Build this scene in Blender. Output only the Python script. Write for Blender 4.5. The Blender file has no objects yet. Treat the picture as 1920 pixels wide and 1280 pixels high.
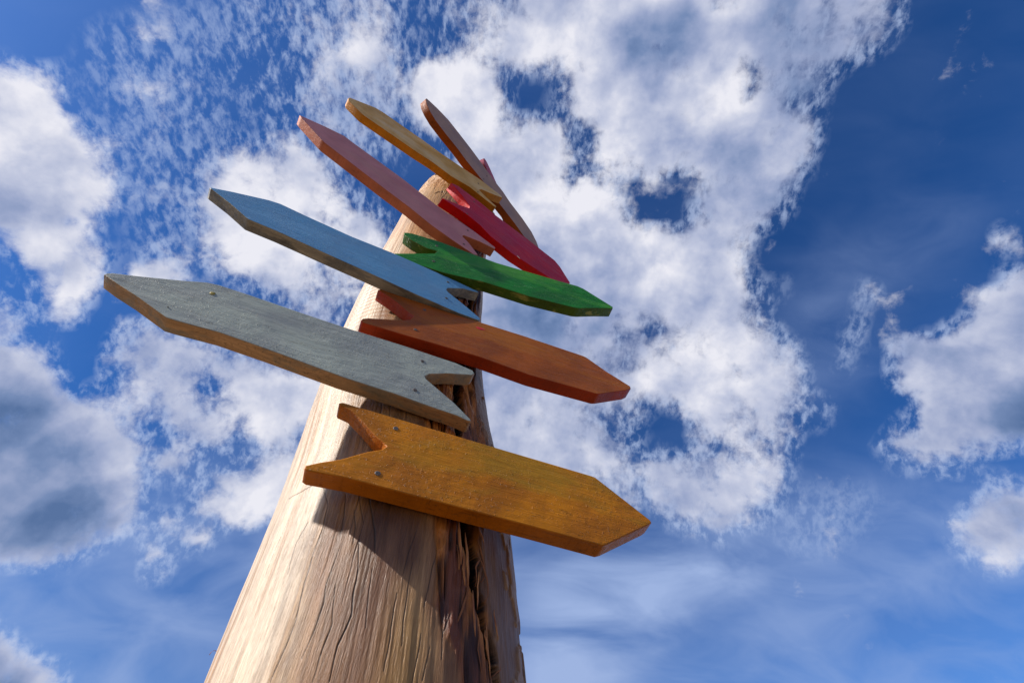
import bpy, bmesh, math, random
import numpy as np
from mathutils import Vector, Matrix

# ------------------------------------------------------------------ data
CAM_AXES=[[0.999424, -0.028828, 0.017923], [-0.033946, -0.848753, 0.527698], [0.0, 0.528003, 0.849243]]
TRUNK=[[-1.0, -0.2, 0.2, 0.6, 1.0, 1.4, 1.8, 2.2, 2.6, 3.0, 3.3, 3.6], [-0.2006, -0.2173, -0.2339, -0.2505, -0.3018, -0.3631, -0.3898, -0.3976, -0.3992, -0.3908, -0.3765, -0.362], [1.1465, 1.1259, 1.105, 1.0837, 1.0606, 1.0374, 1.019, 1.0057, 0.9974, 0.993, 0.9891, 0.9851], [0.3165, 0.3061, 0.2957, 0.2853, 0.2734, 0.2553, 0.2467, 0.2421, 0.2433, 0.2403, 0.2365, 0.2325]]
BOARDS={
 'ochre':{'c': [-0.2141, 0.7558, 0.7624], 'e': [0.95695, 0.28759, -0.03929], 'h': [0.0324, 0.02867, 0.99906], 'n': [0.28845, -0.95732, 0.01812], 'T': 0.0404, 'poly': [[-0.1637, 0.0982], [0.4237, 0.0918], [0.4343, 0.0905], [0.557, 0.0061], [0.5595, -0.0004], [0.5501, -0.0091], [0.4416, -0.0919], [0.4305, -0.0977], [0.284, -0.0974], [-0.0863, -0.1007], [-0.158, -0.1078], [-0.1665, -0.1041], [-0.1672, -0.0974], [-0.1464, -0.081], [-0.1128, -0.0595], [-0.0712, -0.022], [-0.047, -0.0061], [-0.0402, 0.0062], [-0.053, 0.0158], [-0.0706, 0.0253], [-0.1031, 0.053], [-0.1415, 0.0817], [-0.1669, 0.0871], [-0.1703, 0.0932]], 'nails': [[-0.0358, 0.0643], [-0.0376, -0.0704]], 'spots': []},
 'grey':{'c': [-0.2559, 0.7476, 1.0396], 'e': [0.93294, 0.35982, 0.01253], 'h': [-0.03883, 0.06596, 0.99707], 'n': [0.35794, -0.93069, 0.07551], 'T': 0.0371, 'poly': [[-0.7052, -0.013], [-0.7045, -0.0056], [-0.6977, 0.0031], [-0.6583, 0.0239], [-0.5824, 0.0689], [-0.5396, 0.0978], [-0.5135, 0.1047], [-0.4387, 0.1065], [-0.3089, 0.1055], [-0.1961, 0.1069], [-0.0341, 0.1153], [0.113, 0.1172], [0.164, 0.1086], [0.1709, 0.0959], [0.1637, 0.0832], [0.0973, 0.0515], [0.0493, 0.02], [0.0399, 0.0041], [0.0442, -0.0062], [0.0644, -0.0217], [0.1236, -0.0671], [0.1694, -0.1117], [0.1724, -0.1185], [0.1645, -0.1224], [0.1357, -0.1156], [0.0689, -0.1136], [-0.0191, -0.1083], [-0.0826, -0.1083], [-0.1448, -0.1082], [-0.3079, -0.0951], [-0.4221, -0.0896], [-0.5084, -0.0973], [-0.5289, -0.0975], [-0.6109, -0.0564], [-0.6681, -0.0322]], 'nails': [[0.0237, 0.0691], [0.024, -0.0685], [-0.5458, -0.0586]], 'spots': [[-0.5067, 0.0557]]},
 'rust':{'c': [-0.2611, 0.7602, 1.3256], 'e': [0.94266, 0.33341, 0.01527], 'h': [-0.03907, 0.0648, 0.99713], 'n': [0.33147, -0.94055, 0.07411], 'T': 0.0406, 'poly': [[-0.1696, 0.0993], [-0.1632, 0.1092], [-0.1441, 0.108], [0.0767, 0.1063], [0.3208, 0.1163], [0.5433, 0.1148], [0.5547, 0.1107], [0.6186, 0.0562], [0.6963, 0.0061], [0.6947, -0.0073], [0.6763, -0.0263], [0.5651, -0.1044], [0.551, -0.1116], [0.3315, -0.1265], [0.1757, -0.1141], [-0.0352, -0.125], [-0.1015, -0.1278], [-0.162, -0.1308], [-0.1704, -0.1202], [-0.1687, -0.1087], [-0.1552, -0.0955], [-0.0687, -0.0465], [-0.0463, -0.0266], [-0.0396, 0.0041], [-0.0617, 0.018], [-0.0958, 0.0508], [-0.1331, 0.0784]], 'nails': [[-0.0145, 0.0656], [-0.0224, -0.0767]], 'spots': [[0.1714, 0.0644]]},
 'blue':{'c': [-0.2671, 0.7578, 1.5699], 'e': [0.90403, 0.42609, 0.03437], 'h': [-0.05983, 0.04651, 0.99712], 'n': [0.42327, -0.90348, 0.06754], 'T': 0.0377, 'poly': [[-0.743, -0.0038], [-0.692, 0.0357], [-0.6013, 0.0944], [-0.5671, 0.106], [-0.4738, 0.0991], [-0.3176, 0.0942], [-0.1795, 0.1082], [-0.0425, 0.1078], [0.0745, 0.106], [0.1561, 0.0998], [0.1605, 0.0897], [0.0996, 0.0676], [0.0431, 0.0154], [0.0385, -0.0032], [0.0475, -0.0171], [0.0949, -0.0509], [0.1675, -0.1095], [0.1677, -0.1251], [0.1619, -0.13], [0.088, -0.1394], [-0.0667, -0.134], [-0.2179, -0.1231], [-0.3512, -0.1162], [-0.4999, -0.1065], [-0.5744, -0.1079], [-0.5885, -0.1073], [-0.6615, -0.0543], [-0.7354, -0.0102]], 'nails': [[0.0396, 0.0645], [0.0436, -0.0694]], 'spots': []},
 'green':{'c': [-0.2652, 0.7537, 1.8179], 'e': [0.96234, 0.27026, -0.02936], 'h': [0.04174, -0.04016, 0.99832], 'n': [0.26862, -0.96195, -0.04992], 'T': 0.0416, 'poly': [[-0.1851, 0.0886], [-0.1742, 0.0972], [-0.1519, 0.1038], [-0.043, 0.1061], [0.1967, 0.0747], [0.4673, 0.0856], [0.5444, 0.0915], [0.5698, 0.0838], [0.6907, 0.004], [0.6892, -0.0096], [0.6176, -0.0479], [0.5463, -0.0902], [0.5242, -0.0987], [0.3451, -0.1171], [0.1682, -0.1123], [0.0133, -0.1345], [-0.1106, -0.1297], [-0.17, -0.1122], [-0.1747, -0.1017], [-0.1149, -0.0588], [-0.0431, -0.0072], [-0.0371, 0.0169], [-0.05, 0.0176], [-0.0794, 0.0162], [-0.1373, 0.0397], [-0.1807, 0.0702]], 'nails': [[-0.0475, 0.0603], [-0.0346, -0.0727]], 'spots': []},
 'pink':{'c': [-0.2603, 0.7594, 2.1406], 'e': [0.82446, 0.46846, -0.31751], 'h': [0.28348, 0.14372, 0.94815], 'n': [0.4898, -0.87171, -0.01431], 'T': 0.0444, 'poly': [[-0.8569, -0.0115], [-0.8452, -0.0007], [-0.773, 0.0587], [-0.6976, 0.1086], [-0.6514, 0.1044], [-0.3617, 0.1077], [-0.1282, 0.0883], [0.0423, 0.106], [0.1726, 0.0992], [0.1778, 0.0788], [0.1089, 0.0441], [0.0442, -0.0074], [0.0455, -0.0285], [0.0875, -0.0443], [0.1565, -0.0902], [0.151, -0.1154], [0.0372, -0.1272], [-0.0661, -0.1312], [-0.1915, -0.1166], [-0.3248, -0.1142], [-0.6546, -0.0963], [-0.6777, -0.0887], [-0.8321, -0.027]], 'nails': [[0.0305, 0.0661], [0.0836, -0.0905]], 'spots': []},
 'crimson':{'c': [-0.1997, 0.776, 2.4343], 'e': [0.79882, 0.60122, 0.02052], 'h': [0.00556, -0.04149, 0.99912], 'n': [0.60154, -0.79801, -0.03648], 'T': 0.0458, 'poly': [[-0.1658, 0.1311], [-0.1305, 0.1598], [0.0104, 0.1694], [0.1161, 0.1561], [0.216, 0.1602], [0.3298, 0.1666], [0.5245, 0.1615], [0.5615, 0.1297], [0.6259, 0.0194], [0.6105, -0.0234], [0.5441, -0.1016], [0.243, -0.1531], [0.1033, -0.1426], [0.0336, -0.1061], [-0.0453, -0.0991], [-0.1664, -0.1212], [-0.176, -0.117], [-0.1246, -0.0805], [-0.0745, -0.0411], [-0.0377, -0.005], [-0.0379, 0.025], [-0.09, 0.0788]], 'nails': [[-0.0219, 0.1178], [-0.0402, -0.0903]], 'spots': [[0.2725, -0.1428]]},
 'cream':{'c': [-0.2492, 0.758, 2.8773], 'e': [0.838, 0.54373, -0.04608], 'h': [0.06931, -0.0223, 0.99735], 'n': [0.54126, -0.83897, -0.05637], 'T': 0.0436, 'poly': [[-0.7719, -0.0198], [-0.7714, 0.0024], [-0.6591, 0.1135], [-0.6137, 0.1261], [-0.3659, 0.1321], [-0.2377, 0.1282], [-0.1062, 0.1383], [0.025, 0.1511], [0.1759, 0.1314], [0.1863, 0.1099], [0.108, 0.0507], [0.0547, 0.0169], [0.0426, -0.018], [0.0939, -0.0474], [0.1701, -0.0772], [0.1625, -0.1002], [0.0788, -0.0862], [-0.0122, -0.0679], [-0.1197, -0.0979], [-0.2438, -0.0849], [-0.3427, -0.097], [-0.6475, -0.103], [-0.6641, -0.0996], [-0.7568, -0.05]], 'nails': [[0.0238, 0.0705], [0.0424, -0.0588]], 'spots': []},
 'mauve':{'c': [-0.1701, 0.8212, 3.1722], 'e': [0.62551, 0.77966, -0.02952], 'h': [0.10193, -0.04414, 0.99381], 'n': [0.77353, -0.62464, -0.10708], 'T': 0.045, 'poly': [[-0.5887, -0.019], [-0.5892, 0.006], [-0.5711, 0.0189], [-0.5144, 0.0555], [-0.4261, 0.0935], [-0.334, 0.1023], [-0.2126, 0.1092], [-0.1382, 0.1071], [0.0048, 0.0983], [0.1085, 0.1077], [0.1916, 0.0916], [0.3249, 0.0964], [0.4293, 0.0798], [0.49, 0.0373], [0.5196, -0.0024], [0.5194, -0.0456], [0.5024, -0.0941], [0.4343, -0.1057], [0.2631, -0.0956], [0.1331, -0.0991], [-0.0123, -0.0866], [-0.1937, -0.1058], [-0.2735, -0.0999], [-0.3885, -0.1108], [-0.4723, -0.1087], [-0.528, -0.0865], [-0.5649, -0.0566]], 'nails': [[-0.0385, 0.0336], [-0.0464, -0.056]], 'spots': []},
}
CRACKS=[[0.9, [-1.9612, 0.7198], [-1.862, 0.6612], [-1.854, 0.6095], [-1.8659, 0.5491], [-1.8639, 0.5003], [-1.8446, 0.4414], [-1.8545, 0.4023], [-1.8727, 0.3664], [-1.8787, 0.3508]], [0.6, [-1.7531, 0.6827], [-1.7296, 0.633], [-1.7274, 0.5877]], [0.6, [-1.6728, 0.6447], [-1.642, 0.6062], [-1.6339, 0.5735]], [1.5, [-1.5939, 0.6748], [-1.5383, 0.6239], [-1.5131, 0.602], [-1.4908, 0.56]], [0.5, [-1.6603, 0.6778], [-1.6346, 0.649], [-1.5976, 0.6183]], [1.2, [-1.6051, 0.5919], [-1.5712, 0.5272], [-1.5668, 0.4837], [-1.5558, 0.4465], [-1.5677, 0.4275], [-1.5897, 0.4011], [-1.5872, 0.3514]], [0.6, [-1.7154, 0.5626], [-1.7266, 0.4974], [-1.714, 0.4646], [-1.7228, 0.4181], [-1.7546, 0.3808]], [0.8, [-1.6766, 0.4973], [-1.6445, 0.4315], [-1.6597, 0.4003], [-1.6697, 0.3505]], [0.5, [-1.2474, 0.6226], [-1.2768, 0.569], [-1.3001, 0.527]], [0.5, [-1.2431, 0.5577], [-1.2611, 0.5136], [-1.2708, 0.4509], [-1.261, 0.4141]], [0.6, [-1.0875, 0.599], [-1.1209, 0.5538], [-1.1404, 0.513], [-1.1556, 0.4814]], [0.7, [-0.9964, 0.4822], [-1.0315, 0.4479], [-1.0306, 0.4082]], [0.6, [-1.1592, 0.4386], [-1.1681, 0.4016], [-1.1809, 0.3671]], [1.2, [-2.2855, 0.7199], [-2.1453, 0.7173], [-2.0226, 0.7232]], [0.5, [-2.1757, 0.653], [-2.2007, 0.5944], [-2.1979, 0.5348]], [0.5, [-1.1065, 0.4209], [-1.1267, 0.3726]], [0.4, [-1.4911, 0.5298], [-1.4794, 0.4574], [-1.469, 0.4304]], [0.4, [-1.3246, 0.4942], [-1.3315, 0.4365], [-1.3302, 0.3735]], [0.3, [-1.976, 0.6284], [-2.0087, 0.5858], [-1.9965, 0.5232]], [0.8, [-1.5463, 0.9936], [-1.5387, 0.9402], [-1.5371, 0.8936]], [0.8, [-1.3987, 0.9756], [-1.3992, 0.912]], [0.5, [-1.656, 1.3185], [-1.6688, 1.2014]], [0.4, [-1.8062, 1.2333], [-1.8065, 1.1019]], [1.4, [-1.8035, 2.9179], [-1.7977, 2.8369], [-1.7563, 2.5769]], [1.2, [-1.6886, 2.9319], [-1.7172, 2.7534]], [2.0, [-1.4496, 2.7972], [-1.5096, 2.5673], [-1.4748, 2.4625]], [0.6, [-1.8274, 2.2671], [-1.7829, 2.0634]], [0.4, [-2.1948, 1.3557], [-2.1614, 1.1762]]]
CAVITY=[[-0.5596, 1.9048, 0.0915], [-0.5472, 1.7034, 0.1282], [-0.6423, 1.4042, 0.1182], [-0.8504, 1.1293, 0.08], [-0.8625, 1.0221, 0.0987], [-0.9078, 0.924, 0.0677], [-0.8969, 0.813, 0.0833], [-0.8724, 0.7022, 0.107], [-0.8584, 0.6476, 0.1414], [-0.8076, 0.573, 0.1142], [-0.7394, 0.4999, 0.0889], [-0.674, 0.4449, 0.0749], [-0.6307, 0.4131, 0.0486]]
ROT_LEFT=[[-0.8824, 1.6114], [-0.9835, 1.3127], [-1.1439, 1.0753], [-1.2739, 0.9529], [-1.2127, 0.8032], [-1.1238, 0.6846], [-1.1006, 0.6255], [-1.0764, 0.5439], [-1.0942, 0.4913], [-1.033, 0.4564], [-0.9669, 0.4164], [-0.9436, 0.3839]]
ROT_RIGHT=[[-0.2807, 1.8444], [-0.3755, 1.4981], [-0.58, 1.2252], [-0.5888, 1.0808], [-0.5185, 0.9963], [-0.5249, 0.8535], [-0.6857, 0.7322], [-0.7555, 0.6564], [-0.7437, 0.5815], [-0.6833, 0.5154], [-0.6404, 0.4488], [-0.6107, 0.4153]]
STREAK=[[-1.4017, 0.5582], [-1.4124, 0.5077], [-1.4421, 0.4609], [-1.4417, 0.4116], [-1.426, 0.3605]]
YELLOW=[[-1.1454, 0.4696], [-1.1595, 0.4265], [-1.1795, 0.3721]]
KNOTS=[[-0.9447, 0.4906], [-0.8195, 0.446], [-0.7713, 0.4143]]
SKY_COVER=[
 [0,0,0,0,0,0,0,0,0,0,0,0,1,2,6,13,19,21,21,21,21,21,21,21,20,17,32,43,44,43,38,60,96,99,99,99,99,99,99,99,99,99,99,99,96,87,81,82,85,87,90,92,69,13,0,0,0,0,0,0,0,0],
 [0,0,0,0,0,0,0,0,0,1,2,3,5,8,11,20,26,28,28,28,28,28,28,28,26,21,35,52,54,53,47,65,96,99,99,99,99,99,99,99,99,99,99,98,93,82,74,73,74,75,78,84,62,10,0,0,0,0,0,0,0,0],
 [0,0,0,0,0,0,1,2,3,5,8,11,14,17,18,23,28,30,30,30,30,30,30,29,27,20,30,51,54,54,49,69,97,99,99,99,99,99,99,99,99,95,78,55,76,81,73,71,71,72,74,80,53,6,0,0,0,0,0,0,0,0],
 [0,0,0,0,0,2,4,8,11,14,17,19,21,22,22,25,29,30,30,30,30,30,31,32,27,19,24,49,54,54,51,72,97,99,99,99,99,99,99,99,99,81,35,50,86,80,72,71,71,72,74,77,39,3,0,0,0,0,0,0,0,0],
 [2,1,0,0,1,4,10,16,19,21,22,23,23,24,23,27,29,30,30,30,30,31,62,77,35,18,19,45,54,54,55,79,98,99,99,99,99,99,99,98,98,98,95,97,92,79,72,71,71,73,74,56,16,1,0,0,0,0,0,0,0,0],
 [34,26,16,6,4,6,12,19,22,23,24,24,24,24,24,28,29,30,30,30,30,31,66,81,36,20,30,48,56,60,67,83,89,95,99,99,99,99,97,87,83,94,99,98,86,72,72,72,71,66,46,17,2,0,0,0,0,0,0,0,0,0],
 [90,85,74,55,45,35,12,18,22,24,24,24,24,24,24,27,29,30,30,30,30,30,32,34,27,35,77,85,86,84,52,27,25,53,93,99,99,99,96,78,69,89,98,87,53,60,70,71,53,21,7,1,0,0,0,0,0,0,0,0,0,0],
 [99,99,98,96,92,67,16,14,21,23,24,24,24,24,23,24,28,29,29,29,30,30,30,29,28,48,93,99,98,93,38,6,5,17,77,99,99,99,98,89,86,94,98,83,49,63,69,63,28,2,0,0,0,0,0,0,0,0,0,0,0,0],
 [99,99,99,99,98,76,25,12,19,23,24,24,24,24,23,21,24,26,26,27,29,30,30,30,28,46,89,99,99,93,38,8,11,22,61,94,99,99,99,98,98,99,99,96,81,70,68,55,13,0,0,0,0,0,0,0,0,0,0,0,0,0],
 [99,99,99,99,99,94,69,31,17,22,23,24,24,23,22,19,16,27,26,21,26,29,29,29,27,25,59,93,99,97,71,51,68,75,20,55,98,99,99,99,99,99,99,98,90,77,72,57,12,0,0,0,0,0,0,0,0,0,0,0,0,0],
 [99,99,99,99,99,99,95,65,46,26,23,24,24,22,20,34,30,59,69,30,21,25,28,28,25,16,21,69,96,99,98,97,98,95,31,33,93,94,96,96,96,96,96,97,93,85,84,59,11,0,0,0,0,0,0,0,0,0,0,0,0,0],
 [99,99,99,99,99,99,98,82,43,21,23,24,23,24,38,82,86,90,93,83,47,20,21,21,18,10,5,30,82,98,99,99,99,88,44,19,52,47,57,68,66,60,55,75,95,92,73,26,2,0,0,0,0,0,0,0,0,0,0,0,0,0],
 [99,99,99,99,99,99,99,95,61,21,22,24,23,34,78,93,94,94,94,94,83,28,10,10,8,4,1,9,59,96,99,99,99,83,38,54,39,17,4,14,13,8,26,70,97,92,48,9,7,1,0,0,0,0,0,0,0,0,0,0,0,0],
 [99,99,99,99,99,99,98,86,53,20,22,23,23,36,88,94,94,94,94,90,79,57,40,18,2,1,0,3,35,88,99,99,99,98,89,91,71,28,1,0,1,20,61,93,96,80,32,6,8,1,0,0,0,0,0,0,0,0,0,0,0,0],
 [92,96,98,99,99,99,86,42,13,15,21,23,22,31,83,94,94,94,94,86,61,72,89,63,11,0,0,1,20,78,98,99,99,99,99,99,89,43,6,3,7,52,90,95,69,36,14,1,0,0,0,0,0,0,0,0,0,2,7,5,0,0],
 [40,55,79,97,99,98,82,31,7,14,21,23,22,21,71,94,94,94,93,89,86,87,91,75,15,0,0,1,26,82,99,99,99,99,99,99,97,78,63,58,60,88,98,81,29,4,1,0,0,0,0,0,0,0,0,0,0,8,33,23,1,0],
 [2,7,34,82,98,99,95,69,20,12,29,40,26,18,52,89,94,94,86,68,65,67,70,45,4,0,0,5,47,93,99,99,99,99,99,99,99,99,98,98,98,99,97,70,15,2,1,0,0,0,0,0,0,0,0,0,0,3,14,12,6,7],
 [3,5,10,49,91,99,96,68,17,10,56,82,55,16,14,42,71,88,76,54,50,51,56,21,1,0,0,14,69,97,99,99,99,99,99,99,99,99,99,99,99,99,99,84,30,15,13,0,0,1,9,6,0,0,0,0,0,3,20,53,69,73],
 [39,43,35,24,63,93,85,34,4,3,20,43,31,9,4,3,12,49,66,51,50,51,61,18,0,0,1,27,84,99,99,99,99,99,99,99,99,99,99,98,99,99,99,90,39,18,11,0,0,1,20,27,4,0,0,0,2,32,81,96,99,99],
 [69,68,62,39,25,55,47,11,1,3,9,6,3,2,1,0,0,16,50,50,50,54,65,20,0,0,1,26,83,99,99,99,99,99,99,94,87,93,94,93,94,96,97,89,52,14,2,0,0,7,21,10,1,0,0,6,31,78,98,99,99,99],
 [66,60,53,43,19,8,6,1,10,48,72,54,24,10,5,2,1,6,26,43,50,44,24,4,0,0,0,16,73,98,99,99,99,99,98,87,73,83,83,83,84,86,87,83,66,42,13,2,1,14,31,7,4,10,14,55,89,98,99,99,99,99],
 [96,95,94,90,65,17,1,3,33,76,98,97,88,76,63,47,26,10,4,7,11,7,2,0,0,0,0,9,61,96,98,98,98,99,98,93,83,79,78,78,78,78,77,74,69,67,47,10,3,25,14,3,37,75,78,94,99,99,99,99,99,99],
 [99,99,99,99,89,38,4,8,47,65,90,99,97,89,92,96,89,73,48,23,8,1,0,0,0,0,0,4,47,91,94,93,95,97,97,94,85,80,79,78,78,77,75,73,73,71,64,23,4,22,8,4,54,96,99,99,99,99,99,99,99,99],
 [99,99,99,99,94,57,27,34,40,60,66,90,84,51,72,98,99,99,96,88,65,18,0,0,0,0,0,2,34,84,87,83,85,89,93,93,90,83,71,70,72,78,77,74,73,73,64,24,4,2,1,1,19,66,96,99,99,99,99,99,99,99],
 [99,99,99,99,98,90,78,79,46,40,52,63,82,66,76,95,98,99,98,95,72,13,0,0,0,0,0,1,22,76,84,76,76,80,80,66,67,51,20,18,25,64,82,73,69,74,63,33,27,4,0,0,1,23,87,99,99,99,99,99,99,99],
 [99,99,99,99,99,99,98,97,80,49,21,35,50,80,85,50,64,86,68,43,24,2,0,0,0,0,0,0,12,63,85,79,76,78,81,65,48,37,13,1,4,39,77,63,56,71,53,15,19,5,0,6,22,32,88,99,99,99,98,97,98,98],
 [99,99,99,99,99,99,99,99,98,85,31,18,42,43,48,8,16,41,35,14,1,0,0,0,0,0,0,0,3,34,80,89,87,86,87,86,73,38,11,12,8,29,59,64,59,68,38,5,1,1,1,20,73,81,96,98,92,73,56,48,54,67],
 [99,99,99,99,99,99,99,99,99,87,36,49,59,30,24,31,69,90,90,44,2,0,0,0,0,0,0,0,0,10,54,89,94,89,81,76,70,46,35,81,55,62,69,72,73,68,26,4,3,3,3,7,22,39,58,57,36,12,5,2,3,6],
 [99,99,99,99,99,99,99,99,99,85,30,14,24,37,82,92,98,99,92,33,1,0,0,0,0,0,0,0,0,1,17,52,74,81,71,62,60,50,28,62,76,77,74,74,76,62,19,11,11,11,10,9,6,3,4,3,8,32,36,19,12,10],
 [99,99,99,99,99,99,99,99,97,70,17,5,16,70,95,99,98,92,66,14,0,0,0,0,0,0,0,0,0,0,1,6,18,37,54,59,56,39,20,53,77,76,76,79,76,43,16,17,17,17,16,13,7,2,1,7,36,74,82,73,66,63],
 [99,99,99,99,99,99,99,96,86,52,21,49,33,46,52,73,63,33,9,1,0,0,0,0,0,0,0,0,0,0,0,0,1,3,12,21,17,7,4,18,38,60,74,66,41,17,17,19,19,19,16,11,5,1,3,33,74,88,89,88,87,86],
 [93,92,93,96,98,95,86,61,29,13,34,40,60,72,15,8,5,1,0,0,0,0,0,0,0,0,0,0,0,0,0,0,0,0,1,1,1,0,0,1,4,13,24,15,6,10,16,18,18,16,12,6,2,0,4,35,76,88,86,72,59,51],
 [43,38,41,57,69,56,31,11,2,7,55,42,18,21,3,0,0,0,0,0,0,0,0,0,0,0,0,0,0,0,0,0,0,0,0,0,0,0,0,0,0,0,1,1,3,7,11,12,12,10,7,3,1,0,0,8,35,65,58,24,9,5],
 [3,2,3,7,11,7,2,0,0,4,41,38,3,0,0,0,0,0,0,0,0,0,0,0,0,0,0,0,0,0,0,0,0,0,0,0,0,0,0,0,0,0,0,0,1,3,4,5,4,4,2,1,0,0,0,0,4,14,12,2,0,0],
 [1,0,0,0,0,0,0,0,0,0,3,3,0,0,0,0,0,0,0,0,0,0,0,0,0,0,0,0,0,0,0,0,0,0,0,0,0,0,0,0,0,0,0,0,0,1,1,1,1,1,0,0,0,0,0,0,0,0,0,0,0,0],
 [24,18,9,2,0,0,0,0,0,0,0,0,0,0,0,0,0,0,0,0,0,0,0,0,0,0,0,0,0,0,0,0,0,0,0,0,0,0,0,0,0,0,0,0,0,0,0,0,0,0,0,0,0,0,0,0,0,0,0,0,0,0],
 [81,75,57,18,1,0,0,0,0,0,0,0,0,0,0,0,0,0,0,0,0,0,0,0,0,0,0,0,0,0,0,0,0,0,0,0,0,0,0,0,0,0,0,0,0,0,0,0,0,0,0,0,0,0,0,0,0,0,0,0,0,0],
 [94,94,87,53,22,8,1,0,0,0,0,0,0,0,0,0,0,0,0,0,0,0,0,0,0,0,0,0,0,0,0,0,0,0,0,0,0,0,0,0,0,0,0,0,0,0,0,0,0,0,0,0,0,0,0,0,0,0,0,0,0,0],
 [94,94,93,88,76,45,7,0,0,0,0,0,0,0,0,0,0,0,0,0,0,0,0,0,0,0,0,0,0,0,0,0,0,0,0,0,0,0,0,0,0,0,0,0,0,0,0,0,0,0,0,0,0,0,0,0,0,0,0,0,0,0],
 [94,94,94,94,93,67,13,0,0,0,0,0,0,0,0,0,0,0,0,0,0,0,0,0,0,0,0,0,0,0,0,0,0,0,0,0,0,0,0,0,0,0,0,0,0,0,0,0,0,0,0,0,0,0,0,0,0,0,0,0,0,0],
 [94,94,94,94,93,73,17,0,0,0,0,0,0,0,0,0,0,0,0,0,0,0,0,0,0,0,0,0,0,0,0,0,0,0,0,0,0,0,0,0,0,0,0,0,0,0,0,0,0,0,0,0,0,0,0,0,0,0,0,0,0,0],
 [94,94,94,94,93,76,21,1,0,0,0,0,0,0,0,0,0,0,0,0,0,0,0,0,0,0,0,0,0,0,0,0,0,0,0,0,0,0,0,0,0,0,0,0,0,0,0,0,0,0,0,0,0,0,0,0,0,0,0,0,0,0],
]
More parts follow.
